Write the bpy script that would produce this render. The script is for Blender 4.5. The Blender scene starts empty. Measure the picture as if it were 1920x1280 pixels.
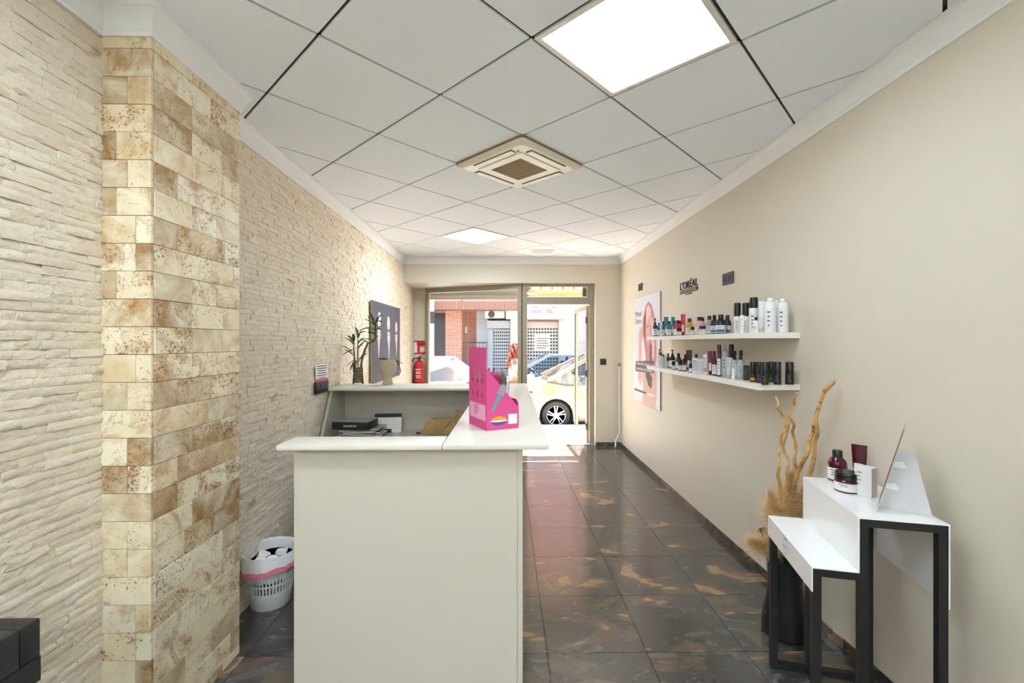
import bpy, bmesh, math, random
from mathutils import Vector, Matrix
import mathutils.noise as mnoise
random.seed(7)
SC = bpy.context.scene
COL = SC.collection
# ------------------------------------------------------------------ camera
FPX = 835.0; TH = 0.01437; EYE = 1.53          # focal length in px (1920 wide), yaw to the right, eye height
cam_d = bpy.data.cameras.new('camera'); cam = bpy.data.objects.new('camera', cam_d); COL.objects.link(cam)
cam_d.sensor_width = 36.0; cam_d.lens = FPX / 1920 * 36.0; cam_d.clip_start = 0.02; cam_d.clip_end = 200
cam.location = (0, 0, EYE); cam.rotation_euler = (math.pi / 2, 0, -TH)
SC.camera = cam
# ------------------------------------------------------------------ light
SC.view_settings.view_transform = 'Standard'; SC.view_settings.look = 'None'
SC.view_settings.gamma = 1.0; SC.view_settings.use_curve_mapping = False
SC.view_settings.exposure = 1.72
PANEL_POWER = 15.0
world = bpy.data.worlds.new('world'); SC.world = world; world.use_nodes = True
wn = world.node_tree.nodes; wl = world.node_tree.links
sky = wn.new('ShaderNodeTexSky'); sky.sky_type = 'NISHITA'; sky.sun_disc = False
sky.sun_elevation = math.radians(62); sky.sun_rotation = math.radians(15); sky.air_density = 1.0; sky.dust_density = 2.0
wn['Background'].inputs['Strength'].default_value = 0.30
wl.new(sky.outputs['Color'], wn['Background'].inputs['Color'])
sun_d = bpy.data.lights.new('sun', 'SUN'); sun = bpy.data.objects.new('sun', sun_d); COL.objects.link(sun)
sun_d.energy = 22.0; sun_d.angle = math.radians(0.6); sun_d.color = (1.0, 0.95, 0.87)
SUN_EL = math.radians(63)
sdir = Vector((-0.27 * math.cos(SUN_EL), -0.963 * math.cos(SUN_EL), -math.sin(SUN_EL)))
sun.rotation_euler = sdir.to_track_quat('-Z', 'Y').to_euler(); sun.location = (4, 14, 12)
# ------------------------------------------------------------------ pixel helpers (a pixel gives a direction; the plane gives the distance)
def ray(px, py):
    dx = (px - 960) / FPX; dz = (640 - py) / FPX
    return Vector((dx * math.cos(TH) + math.sin(TH), math.cos(TH) - dx * math.sin(TH), dz))
def on_z(px, py, z):
    r = ray(px, py); t = (z - EYE) / r.z; return Vector((r.x * t, r.y * t, z))
def on_y(px, py, y):
    r = ray(px, py); t = y / r.y; return Vector((r.x * t, y, EYE + r.z * t))
def on_x(px, py, x):
    r = ray(px, py); t = x / r.x; return Vector((x, r.y * t, EYE + r.z * t))
# ------------------------------------------------------------------ colours and materials
def lin(c):
    out = []
    for v in c:
        v = v / 255.0
        out.append(v / 12.92 if v <= 0.04045 else ((v + 0.055) / 1.055) ** 2.4)
    return tuple(out) + (1.0,)
MATS = {}
class NT:
    def __init__(self, name):
        self.m = bpy.data.materials.new(name); self.m.use_nodes = True
        self.n = self.m.node_tree.nodes; self.l = self.m.node_tree.links
        self.b = self.n['Principled BSDF']; self.out = self.n['Material Output']
    def new(self, t, **kw):
        nd = self.n.new(t)
        for k, v in kw.items(): setattr(nd, k, v)
        return nd
    def link(self, a, b): self.l.new(a, b)
    def noise(self, vec, scale, detail=4, rough=0.55, dist=0.0):
        n = self.new('ShaderNodeTexNoise'); n.inputs['Scale'].default_value = scale; n.inputs['Detail'].default_value = detail
        n.inputs['Roughness'].default_value = rough; n.inputs['Distortion'].default_value = dist
        if vec is not None: self.link(vec, n.inputs['Vector'])
        return n.outputs['Fac']
    def ramp(self, fac, stops, interp='LINEAR'):
        r = self.new('ShaderNodeValToRGB'); r.color_ramp.interpolation = interp
        els = r.color_ramp.elements
        while len(els) < len(stops): els.new(0.5)
        for e, (p, c) in zip(els, stops):
            e.position = p; e.color = c if len(c) == 4 else lin(c)
        self.link(fac, r.inputs['Fac']); return r.outputs['Color']
    def mix(self, fac, a, b, mode='MIX'):
        m = self.new('ShaderNodeMix', data_type='RGBA', blend_type=mode)
        for s, v in ((0, fac), (6, a), (7, b)):
            if isinstance(v, (int, float)): m.inputs[s].default_value = v
            elif isinstance(v, tuple): m.inputs[s].default_value = v
            else: self.link(v, m.inputs[s])
        return m.outputs[2]
    def math(self, op, a, b=0.0, c=0.0):
        m = self.new('ShaderNodeMath', operation=op)
        for i, v in enumerate((a, b, c)):
            if isinstance(v, (int, float)): m.inputs[i].default_value = v
            else: self.link(v, m.inputs[i])
        return m.outputs[0]
    def bump(self, h, strength=0.3, dist=0.01):
        b = self.new('ShaderNodeBump'); b.inputs['Strength'].default_value = strength; b.inputs['Distance'].default_value = dist
        self.link(h, b.inputs['Height']); self.link(b.outputs['Normal'], self.b.inputs['Normal'])
    def coord(self, kind='Object'): return self.new('ShaderNodeTexCoord').outputs[kind]
    def pos(self): return self.new('ShaderNodeNewGeometry').outputs['Position']
    def rnd(self):
        a = self.new('ShaderNodeObjectInfo').outputs['Random']; b = self.new('ShaderNodeNewGeometry').outputs['Random Per Island']
        return self.math('FRACT', self.math('ADD', a, b))
def mat(name, c, rough=0.5, metal=0.0, var=0.04, scale=30.0, bump=0.0, emis=None, spec=0.5, coat=0.0, trans=0.0):
    if name in MATS: return MATS[name]
    t = NT(name); vec = t.coord('Object')
    base = lin(c); dark = tuple(v * (1 - var * 2) for v in base[:3]) + (1,); lite = tuple(min(1, v * (1 + var)) for v in base[:3]) + (1,)
    n = t.noise(vec, scale, 4)
    col = t.mix(n, dark, lite)
    t.link(col, t.b.inputs['Base Color'])
    t.b.inputs['Roughness'].default_value = rough; t.b.inputs['Metallic'].default_value = metal
    t.b.inputs['Specular IOR Level'].default_value = spec; t.b.inputs['Coat Weight'].default_value = coat
    t.b.inputs['Transmission Weight'].default_value = trans
    if bump: t.bump(n, bump, 0.004)
    if emis: t.b.inputs['Emission Color'].default_value = lin(emis[0]); t.b.inputs['Emission Strength'].default_value = emis[1]
    MATS[name] = t.m; return t.m
def thin_glass(name, tint=(1, 1, 1, 1), refl=1.0):
    if name in MATS: return MATS[name]
    t = NT(name); t.n.remove(t.b)
    tr = t.new('ShaderNodeBsdfTransparent'); tr.inputs['Color'].default_value = tint
    gl = t.new('ShaderNodeBsdfGlossy'); gl.inputs['Roughness'].default_value = 0.02
    fr = t.new('ShaderNodeFresnel'); fr.inputs['IOR'].default_value = 1.45
    nz = t.noise(t.coord('Object'), 3.0, 2)
    f = t.math('MULTIPLY', fr.outputs[0], t.math('MULTIPLY_ADD', nz, 0.1, 0.9 * refl))
    mx = t.new('ShaderNodeMixShader'); t.link(f, mx.inputs[0]); t.link(tr.outputs[0], mx.inputs[1]); t.link(gl.outputs[0], mx.inputs[2])
    t.link(mx.outputs[0], t.out.inputs['Surface']); MATS[name] = t.m; return t.m
# ------------------------------------------------------------------ mesh building
class MB:
    def __init__(s): s.v = []; s.f = []; s.mi = []; s.cur = 0
    def add(s, vs, fs):
        o = len(s.v); s.v += [tuple(p) for p in vs]
        for f in fs: s.f.append([i + o for i in f]); s.mi.append(s.cur)
        return s
    def box(s, a, b):
        x0, y0, z0 = (min(a[i], b[i]) for i in range(3)); x1, y1, z1 = (max(a[i], b[i]) for i in range(3))
        return s.add([(x0,y0,z0),(x1,y0,z0),(x1,y1,z0),(x0,y1,z0),(x0,y0,z1),(x1,y0,z1),(x1,y1,z1),(x0,y1,z1)],
                     [(3,2,1,0),(4,5,6,7),(0,1,5,4),(1,2,6,5),(2,3,7,6),(3,0,4,7)])
    def rbox(s, a, b, r=0.004, seg=2):
        bm = bmesh.new(); t = MB().box(a, b)
        vs = [bm.verts.new(p) for p in t.v]
        for f in t.f: bm.faces.new([vs[i] for i in f])
        r = min(r, 0.49 * min(abs(a[i] - b[i]) for i in range(3)))
        bmesh.ops.bevel(bm, geom=list(bm.edges), offset=r, segments=seg, profile=0.5, affect='EDGES')
        bm.verts.index_update(); s.add([v.co[:] for v in bm.verts], [[v.index for v in f.verts] for f in bm.faces]); bm.free(); return s
    def prism(s, poly, lo, hi, axis='z'):
        n = len(poly)
        def P(u, v, w): return (u, v, w) if axis == 'z' else ((w, u, v) if axis == 'x' else (u, w, v))
        vs = [P(u, v, lo) for u, v in poly] + [P(u, v, hi) for u, v in poly]
        fs = [list(range(n))[::-1], list(range(n, 2 * n))] + [(i, (i + 1) % n, n + (i + 1) % n, n + i) for i in range(n)]
        s.add(vs, fs); return s
    def lathe(s, prof, c=(0, 0, 0), seg=20, sx=1.0, sy=1.0, rot=0.0, power=2.0):
        vs = []; fs = []
        for r, z in prof:
            for k in range(seg):
                a = 2 * math.pi * k / seg + rot; ca, sa = math.cos(a), math.sin(a)
                if power != 2.0:
                    q = (abs(ca) ** power + abs(sa) ** power) ** (-1.0 / power); ca *= q; sa *= q
                vs.append((c[0] + r * sx * ca, c[1] + r * sy * sa, c[2] + z))
        m = len(prof)
        for i in range(m - 1):
            for k in range(seg):
                a = i * seg + k; b = i * seg + (k + 1) % seg
                fs.append((a, b, b + seg, a + seg))
        if prof[0][0] > 1e-5: fs.append(list(range(seg))[::-1])
        if prof[-1][0] > 1e-5: fs.append([(m - 1) * seg + k for k in range(seg)])
        return s.add(vs, fs)
    def tube(s, pts, rad, seg=8, closed=False):
        pts = [Vector(p) for p in pts]; n = len(pts)
        if not hasattr(rad, '__len__'): rad = [rad] * n
        vs = []; fs = []; prev = None
        for i, p in enumerate(pts):
            if closed: d = pts[(i + 1) % n] - pts[i - 1]
            else: d = pts[min(i + 1, n - 1)] - pts[max(i - 1, 0)]
            d.normalize()
            if prev is None:
                up = Vector((0, 0, 1)) if abs(d.z) < 0.9 else Vector((1, 0, 0)); u = d.cross(up).normalized()
            else: u = (prev - d * prev.dot(d)).normalized()
            prev = u; w = d.cross(u)
            for k in range(seg):
                a = 2 * math.pi * k / seg; vs.append(p + (u * math.cos(a) + w * math.sin(a)) * rad[i])
        rng = n if closed else n - 1
        for i in range(rng):
            j = (i + 1) % n
            for k in range(seg):
                k2 = (k + 1) % seg; fs.append((i * seg + k, i * seg + k2, j * seg + k2, j * seg + k))
        if not closed: fs += [list(range(seg))[::-1], [(n - 1) * seg + k for k in range(seg)]]
        return s.add(vs, fs)
    def loft(s, rings, cap=True):
        m = len(rings[0]); vs = [p for r in rings for p in r]; fs = []
        for i in range(len(rings) - 1):
            for k in range(m):
                k2 = (k + 1) % m; fs.append((i * m + k, i * m + k2, (i + 1) * m + k2, (i + 1) * m + k))
        if cap: fs += [list(range(m))[::-1], [(len(rings) - 1) * m + k for k in range(m)]]
        return s.add(vs, fs)
    def xf(s, M):
        s.v = [tuple(M @ Vector(p)) for p in s.v]; return s
    def merge(s, o): return s.add(o.v, o.f)
ORG = {}
def mk_mesh(name, mb, mats, smooth=True, ang=0.7, off=Vector((0, 0, 0))):
    me = bpy.data.meshes.new(name)
    me.from_pydata([(p[0] - off.x, p[1] - off.y, p[2] - off.z) for p in mb.v], [], mb.f); me.validate(); me.update()
    bm = bmesh.new(); bm.from_mesh(me); bmesh.ops.recalc_face_normals(bm, faces=bm.faces); bm.to_mesh(me); bm.free()
    for m in (mats if isinstance(mats, (list, tuple)) else [mats]): me.materials.append(m)
    if len(me.polygons) == len(mb.mi):
        for p, i in zip(me.polygons, mb.mi): p.material_index = i
    if smooth:
        me.shade_smooth(); me.set_sharp_from_angle(angle=ang)
    return me
def tag(o, label=None, cat=None, group=None, kind=None):
    if label: o['label'] = label
    if cat: o['category'] = cat
    if group: o['group'] = group
    if kind: o['kind'] = kind
    return o
def obj(name, mb, mats, parent=None, smooth=True, ang=0.7, label=None, cat=None, group=None, kind=None):
    """one mesh object; mb holds world coordinates (or the parent's frame when the parent is rotated)"""
    if parent is None:
        xs = [p[0] for p in mb.v]; ys = [p[1] for p in mb.v]; zs = [p[2] for p in mb.v]
        off = Vector(((min(xs) + max(xs)) / 2, (min(ys) + max(ys)) / 2, min(zs)))
    else: off = ORG[parent.name]
    o = bpy.data.objects.new(name, mk_mesh(name, mb, mats, smooth, ang, off)); COL.objects.link(o)
    if parent is None: o.location = off
    else: o.parent = parent
    ORG[o.name] = off
    return tag(o, label, cat, group, kind)
def thing(name, loc, label, cat, group=None, rz=0.0, kind=None):
    o = bpy.data.objects.new(name, None); COL.objects.link(o); o.empty_display_size = 0.05
    o.location = loc; o.rotation_euler = (0, 0, rz)
    ORG[o.name] = Vector(loc) if rz == 0 else Vector((0, 0, 0))
    return tag(o, label, cat, group, kind)
def inst(name, me, loc, rot=(0, 0, 0), parent=None, scale=(1, 1, 1)):
    o = bpy.data.objects.new(name, me); COL.objects.link(o)
    if parent is not None: o.parent = parent; loc = Vector(loc) - ORG[parent.name]
    o.location = loc; o.rotation_euler = rot; o.scale = scale; ORG[o.name] = Vector((0, 0, 0)); return o
def text_mb(s, size, depth=0.001, align='CENTER', shear=0.0):
    cu = bpy.data.curves.new('t', 'FONT'); cu.body = s; cu.size = size; cu.extrude = depth / 2; cu.align_x = align; cu.align_y = 'CENTER'
    cu.resolution_u = 3; cu.shear = shear
    ob = bpy.data.objects.new('t', cu); COL.objects.link(ob)
    dg = bpy.context.evaluated_depsgraph_get(); me = bpy.data.meshes.new_from_object(ob.evaluated_get(dg))
    mb = MB().add([v.co[:] for v in me.vertices], [list(p.vertices) for p in me.polygons])
    bpy.data.objects.remove(ob); bpy.data.curves.remove(cu); bpy.data.meshes.remove(me); return mb
def frame_mtx(o, right, up):
    r = Vector(right).normalized(); u = Vector(up).normalized(); n = r.cross(u)
    return Matrix(((r.x, u.x, n.x, o[0]), (r.y, u.y, n.y, o[1]), (r.z, u.z, n.z, o[2]), (0, 0, 0, 1)))
def poly_mb(pts, z0=0.0, z1=0.0006): return MB().prism(pts, z0, z1)
def ell(cx, cy, rx, ry, n=20, a0=0, a1=2 * math.pi):
    return [(cx + rx * math.cos(a0 + (a1 - a0) * k / n), cy + ry * math.sin(a0 + (a1 - a0) * k / n)) for k in range(n)]
def clip_poly(poly, rect):
    x0, y0, x1, y1 = rect
    def cl(P, ins, inter):
        out = []
        for i in range(len(P)):
            a, b = P[i - 1], P[i]
            if ins(b):
                if not ins(a): out.append(inter(a, b))
                out.append(b)
            elif ins(a): out.append(inter(a, b))
        return out
    def ix(x): return lambda a, b: (x, a[1] + (b[1] - a[1]) * (x - a[0]) / (b[0] - a[0]))
    def iy(y): return lambda a, b: (a[0] + (b[0] - a[0]) * (y - a[1]) / (b[1] - a[1]), y)
    for ins, it in ((lambda p: p[0] >= x0, ix(x0)), (lambda p: p[0] <= x1, ix(x1)), (lambda p: p[1] >= y0, iy(y0)), (lambda p: p[1] <= y1, iy(y1))):
        if not poly: break
        poly = cl(poly, ins, it)
    return poly
# ================================================================== materials of the setting
XL, XR, YF, YB, ZC = -1.487, 1.68, 6.5, -3.2, 2.76      # left stone face, right wall, front wall, back wall, ceiling
PX, PY0, PY1 = -1.31, 1.665, 2.21                        # pillar face and depth
SOF = 2.386                                              # soffit of the shop-front recess
def m_wall():
    t = NT('cream_paint'); v = t.pos()
    c = t.mix(t.noise(v, 1.3, 3), lin((221, 211, 195)), lin((216, 206, 188)))
    t.link(c, t.b.inputs['Base Color']); t.b.inputs['Roughness'].default_value = 0.55
    t.bump(t.noise(v, 160, 3), 0.06, 0.002); return t.m
def m_strip():
    t = NT('split_limestone'); v = t.pos(); r = t.rnd()
    base = t.ramp(r, [(0.0, (244, 229, 205)), (0.35, (239, 222, 196)), (0.6, (248, 236, 215)), (0.8, (232, 213, 186)), (1.0, (246, 232, 209))])
    mp = t.new('ShaderNodeMapping'); mp.inputs['Scale'].default_value = (1, 0.45, 1.0); t.link(v, mp.inputs['Vector'])
    n1 = t.noise(mp.outputs[0], 14, 6, 0.65); c = t.mix(t.math('MULTIPLY', n1, 0.55), base, lin((238, 227, 210)))
    sp = t.ramp(t.noise(mp.outputs[0], 9, 5, 0.6, 0.6), [(0.0, (0, 0, 0)), (0.63, (0, 0, 0)), (0.70, (255, 255, 255))])
    c = t.mix(t.math('MULTIPLY', sp, 0.55), c, lin((176, 128, 78)))
    t.link(c, t.b.inputs['Base Color']); t.b.inputs['Roughness'].default_value = 0.8; t.b.inputs['Specular IOR Level'].default_value = 0.25
    h = t.math('ADD', t.noise(v, 45, 6, 0.7), t.noise(v, 16, 3)); t.bump(h, 0.9, 0.011); return t.m
def m_trav():
    t = NT('travertine'); v0 = t.pos(); r = t.rnd()
    off = t.new('ShaderNodeVectorMath', operation='ADD'); t.link(v0, off.inputs[0])
    cmb = t.new('ShaderNodeCombineXYZ'); t.link(t.math('MULTIPLY', r, 37.0), cmb.inputs[0]); t.link(t.math('MULTIPLY', r, 11.0), cmb.inputs[2]); t.link(cmb.outputs[0], off.inputs[1])
    v = off.outputs[0]
    base = t.ramp(r, [(0.0, (236, 220, 186)), (0.16, (222, 196, 150)), (0.30, (242, 231, 206)), (0.44, (186, 162, 124)), (0.56, (234, 216, 180)), (0.68, (160, 126, 80)), (0.80, (228, 208, 170)), (0.92, (194, 162, 112)), (1.0, (238, 225, 196))], 'CONSTANT')
    n = t.noise(v, 7, 6, 0.6, 0.8); c = t.mix(t.ramp(n, [(0.35, (0, 0, 0)), (0.75, (255, 255, 255))]), base, lin((246, 236, 212)))
    # ochre clouds and brown veins, stronger on some tiles
    r2 = t.math('FRACT', t.math('MULTIPLY', r, 7.31))
    oc = t.ramp(t.noise(v, 6, 6, 0.66, 1.6), [(0.0, (0, 0, 0)), (0.48, (0, 0, 0)), (0.70, (255, 255, 255))])
    c = t.mix(t.math('MULTIPLY', oc, t.math('MULTIPLY_ADD', r2, 0.75, 0.25)), c, lin((178, 122, 52)))
    r3 = t.math('FRACT', t.math('MULTIPLY', r, 13.7))
    pit = t.noise(v, 95, 3, 0.55, 0.4); msk = t.ramp(t.noise(v, 6, 5, 0.6, 1.2), [(0.35, (0, 0, 0)), (0.68, (255, 255, 255))])
    thr = t.math('SUBTRACT', 0.70, t.math('MULTIPLY', t.math('MULTIPLY', msk, r3), 0.22))
    pm = t.math('GREATER_THAN', pit, thr)
    c = t.mix(t.math('MULTIPLY', pm, 0.75), c, t.mix(t.noise(v, 20, 2), lin((92, 66, 40)), lin((150, 104, 56))))
    vn = t.math('ABSOLUTE', t.math('SUBTRACT', t.noise(v, 4.5, 5, 0.6, 1.5), 0.5))
    vm = t.math('MULTIPLY', t.math('LESS_THAN', vn, 0.004), t.math('GREATER_THAN', r2, 0.5))
    c = t.mix(t.math('MULTIPLY', vm, 0.5), c, lin((120, 84, 44)))
    t.link(c, t.b.inputs['Base Color']); t.b.inputs['Roughness'].default_value = 0.42
    h = t.math('SUBTRACT', t.math('MULTIPLY', t.noise(v, 30, 3), 0.2), pm); t.bump(h, 0.35, 0.003); return t.m
def m_floor():
    t = NT('slate_porcelain'); v0 = t.pos(); r = t.new('ShaderNodeObjectInfo').outputs['Random']
    off = t.new('ShaderNodeVectorMath', operation='ADD'); t.link(v0, off.inputs[0])
    cmb = t.new('ShaderNodeCombineXYZ'); t.link(t.math('MULTIPLY', r, 53.0), cmb.inputs[0]); t.link(t.math('MULTIPLY', r, 29.0), cmb.inputs[1]); t.link(cmb.outputs[0], off.inputs[1])
    v = off.outputs[0]
    mp = t.new('ShaderNodeMapping'); mp.inputs['Scale'].default_value = (0.8, 1.5, 1); mp.inputs['Rotation'].default_value = (0, 0, 0.5); t.link(v, mp.inputs['Vector'])
    g = t.mix(t.noise(mp.outputs[0], 4, 6, 0.65, 1.0), lin((40, 40, 40)), lin((72, 71, 69)))
    wh = t.ramp(t.noise(mp.outputs[0], 5, 8, 0.72, 2.2), [(0.0, (0, 0, 0)), (0.53, (0, 0, 0)), (0.70, (255, 255, 255))])
    g = t.mix(t.math('MULTIPLY', wh, 0.55), g, lin((132, 129, 123)))
    bn = t.noise(mp.outputs[0], 2.1, 3, 0.5, 1.4)
    br = t.ramp(bn, [(0.0, (0, 0, 0)), (0.52, (0, 0, 0)), (0.60, (255, 255, 255))])
    g = t.mix(t.math('MULTIPLY', br, 0.65), g, lin((104, 86, 66)))
    og = t.ramp(bn, [(0.0, (0, 0, 0)), (0.645, (0, 0, 0)), (0.668, (255, 255, 255))])
    oc = t.mix(t.noise(mp.outputs[0], 12, 5, 0.6, 1.5), lin((142, 104, 72)), lin((182, 146, 104)))
    g = t.mix(t.math('MULTIPLY', og, 0.72), g, oc)
    t.link(g, t.b.inputs['Base Color'])
    rg = t.math('MULTIPLY_ADD', t.noise(v, 9, 4), 0.10, 0.13); t.link(rg, t.b.inputs['Roughness'])
    t.b.inputs['Specular IOR Level'].default_value = 0.6; t.b.inputs['IOR'].default_value = 1.9
    t.bump(t.noise(mp.outputs[0], 14, 6, 0.6, 1.0), 0.03, 0.004); return t.m
def m_ceil():
    t = NT('mineral_tile'); v = t.pos()
    n = t.noise(v, 210, 3, 0.7); c = t.mix(n, lin((232, 236, 244)), lin((246, 250, 255)))
    t.link(c, t.b.inputs['Base Color']); t.b.inputs['Roughness'].default_value = 0.9; t.bump(n, 0.15, 0.002); return t.m
def m_lampface(k=1.0):
    t = NT('lamp_diffuser'); em = t.new('ShaderNodeEmission'); em.inputs['Color'].default_value = (0.775, 0.905, 1.0, 1)
    n = t.noise(t.coord('Object'), 2, 1); t.link(t.math('MULTIPLY_ADD', n, 0.05 * PANEL_POWER * k, PANEL_POWER * k), em.inputs['Strength'])
    t.n.remove(t.b); t.link(em.outputs[0], t.out.inputs['Surface']); return t.m
WALL = m_wall(); STRIP = m_strip(); TRAV = m_trav(); FLOORM = m_floor(); CEILM = m_ceil(); LAMPF = None
GROUT = mat('dark_grout', (58, 54, 50), 0.9); GROUTL = mat('pale_mortar', (150, 132, 104), 0.95, var=0.1)
WHITEP = mat('white_plaster', (240, 240, 240), 0.6, var=0.01); BLACKR = mat('black_rail', (26, 26, 24), 0.4)
ALU = mat('bronze_grey_aluminium', (158, 151, 132), 0.38, 0.25, var=0.03); ALUD = mat('frame_gasket', (42, 38, 36), 0.6)
GLASS = thin_glass('window_glass'); LAMIN = mat('cream_laminate', (204, 196, 182), 0.38, var=0.012, scale=6)
LAMTOP = mat('white_counter_top', (218, 213, 202), 0.36, var=0.01, scale=6, spec=0.3)
BLK = mat('black_plastic', (22, 22, 22), 0.35); BLKM = mat('black_steel', (20, 20, 20), 0.45); WHT = mat('white_plastic', (238, 238, 236), 0.35, var=0.01)
def struct(name, mb, m, label, cat, smooth=False, parent=None):
    return obj(name, mb, m, parent, smooth, label=label, cat=cat, kind='structure')
# ---------------------------------------------------------------- floor tiles
fl = struct('floor', MB().box((-1.6, YB, -0.12), (1.78, 6.62, -0.006)), GROUT, 'dark slate look porcelain tiled shop floor', 'floor')
TS = 0.4902; FX0, FY0 = 0.2040, 2.183
GAP = 0.0035
shared = {}
for i in range(-4, 4):
    for j in range(-11, 10):
        x0 = max(FX0 + i * TS + GAP / 2, -1.585); x1 = min(FX0 + (i + 1) * TS - GAP / 2, XR - 0.008)
        y0 = max(FY0 + j * TS + GAP / 2, YB + 0.01); y1 = min(FY0 + (j + 1) * TS - GAP / 2, 6.60)
        if x1 - x0 < 0.02 or y1 - y0 < 0.02: continue
        k = (round(x1 - x0, 4), round(y1 - y0, 4))
        if k not in shared:
            shared[k] = mk_mesh('tile', MB().box((-k[0] / 2, -k[1] / 2, -0.008), (k[0] / 2, k[1] / 2, 0.0)), FLOORM, False)
        inst('tile', shared[k], ((x0 + x1) / 2, (y0 + y1) / 2, 0.0), parent=fl)
# ---------------------------------------------------------------- walls
wr = struct('wall_right', MB().box((XR, YB, -0.1), (XR + 0.15, 6.95, 2.9)), WALL, 'smooth cream painted wall behind the product shelves', 'wall')
bw = MB().box((XL - 0.15, YB - 0.15, -0.1), (XR + 0.15, YB, 2.9))
struct('wall_back', bw, WALL, 'cream painted wall closing the salon at the back', 'wall')
OX1 = 1.3155
wf = MB().box((XL - 0.2, YF, SOF), (XR + 0.15, 6.78, 2.9)).box((OX1, YF, -0.1), (XR, 6.78, SOF))
struct('wall_front', wf, WALL, 'cream painted shop-front wall around window and door', 'wall')
# recess cheek and soffit at the left of the shop window
WA = Vector((-1.285, 7.25, 0)); WB = Vector((0.245, 6.62, 0))        # slanted glazing line
rc = MB().box((XL - 0.06, 7.27, -0.1), (-1.28, 7.45, 2.7)).box((XL - 0.2, 6.78, SOF), (0.4, 7.32, 2.9))
struct('wall_recess', rc, WALL, 'narrow cream wall panel in the window recess carrying the fire extinguisher', 'wall')
# left wall with split face stone strips
wlft = struct('wall_left', MB().box((XL - 0.19, YB, -0.1), (XL - 0.035, 7.6, 2.9)), GROUTL, 'left wall clad in rough split-face cream stone strips', 'wall')
def strip_mesh(L, H, T, seed, nu=5, nv=2):
    rnd = random.Random(seed); mb = MB(); vs = []; fs = []
    d0 = T + rnd.uniform(-0.0035, 0.0045)
    for j in range(nv + 1):
        for i in range(nu + 1):
            edge = j in (0, nv)
            d = d0 + rnd.uniform(-0.003, 0.003) - (0.0022 if edge else 0)
            vs.append((d, -L / 2 + L * i / nu + (0 if i in (0, nu) else rnd.uniform(-.2, .2) * L / nu), -H / 2 + H * j / nv))
    n = len(vs); w = nu + 1
    for j in range(nv):
        for i in range(nu): a = j * w + i; fs.append((a, a + 1, a + w + 1, a + w))
    ring = [i for i in range(w)] + [j * w + nu for j in range(1, nv + 1)] + [nv * w + i for i in range(nu - 1, -1, -1)] + [j * w for j in range(nv - 1, 0, -1)]
    for r in ring: vs.append((0, vs[r][1], vs[r][2]))
    m = len(ring)
    for q in range(m): fs.append((ring[q], n + q, n + (q + 1) % m, ring[(q + 1) % m]))
    return mb.add(vs, fs)
RH = 0.0301; T0 = 0.035
lib = {}
near = []; rest = MB()
for row in range(int(2.74 / RH) + 1):
    z = 0.0 + RH * (row + 0.5); rr = random.Random(row * 17 + 3)
    y = YB + rr.uniform(0.0, 0.1)
    while y < 7.26:
        L = rr.choice((0.075, 0.1, 0.1, 0.12, 0.15)); y1 = min(y + L, 7.26)
        if y < PY0 + 0.008 and y1 > PY0 - 0.02: y1 = PY0 + 0.012
        elif PY0 < y < PY1 - 0.03: y = PY1 - 0.012; continue
        yc = (y + y1) / 2; L2 = round(y1 - y, 4); L = L2 if y1 == PY0 + 0.012 else L
        if L2 > 0.01:
            if 1.24 < yc < PY0 + 0.02 and y1 <= PY0 + 0.0121 and abs(z - EYE) < 1.02 * (yc / 1.31) + 0.05:
                near.append((z, yc, L))
            elif yc > -0.6:
                rest.merge(strip_mesh(L2 - 0.0008, RH - 0.0007, T0, rr.random(), 4 if yc < 4 else 3, 1 if yc > 3 else 2).xf(Matrix.Translation((XL - 0.035, yc, z))))
            elif yc <= -0.6:
                rest.merge(strip_mesh(L2 - 0.0008, RH - 0.0007, T0, rr.random(), 2, 1).xf(Matrix.Translation((XL - 0.035, yc, z))))
        y = y1
near.sort(key=lambda q: q[1] + abs(q[0] - EYE) * 0.2)
for k, (z, yc, L) in enumerate(near):
    if k < 300:
        key = (round(L * 200) / 200, k % 14)
        if key not in lib: lib[key] = mk_mesh('stone_strip', strip_mesh(key[0] - 0.0008, RH - 0.0007, T0, k, 6, 3), STRIP, True, 0.9)
        inst('stone_strip', lib[key], (XL - 0.035, yc, z), parent=wlft)
    else:
        rest.merge(strip_mesh(L - 0.0008, RH - 0.0007, T0, k, 5, 2).xf(Matrix.Translation((XL - 0.035, yc, z))))
tag(obj('stone_strips', rest, STRIP, wlft, True, 0.9), kind='stuff')
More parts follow.
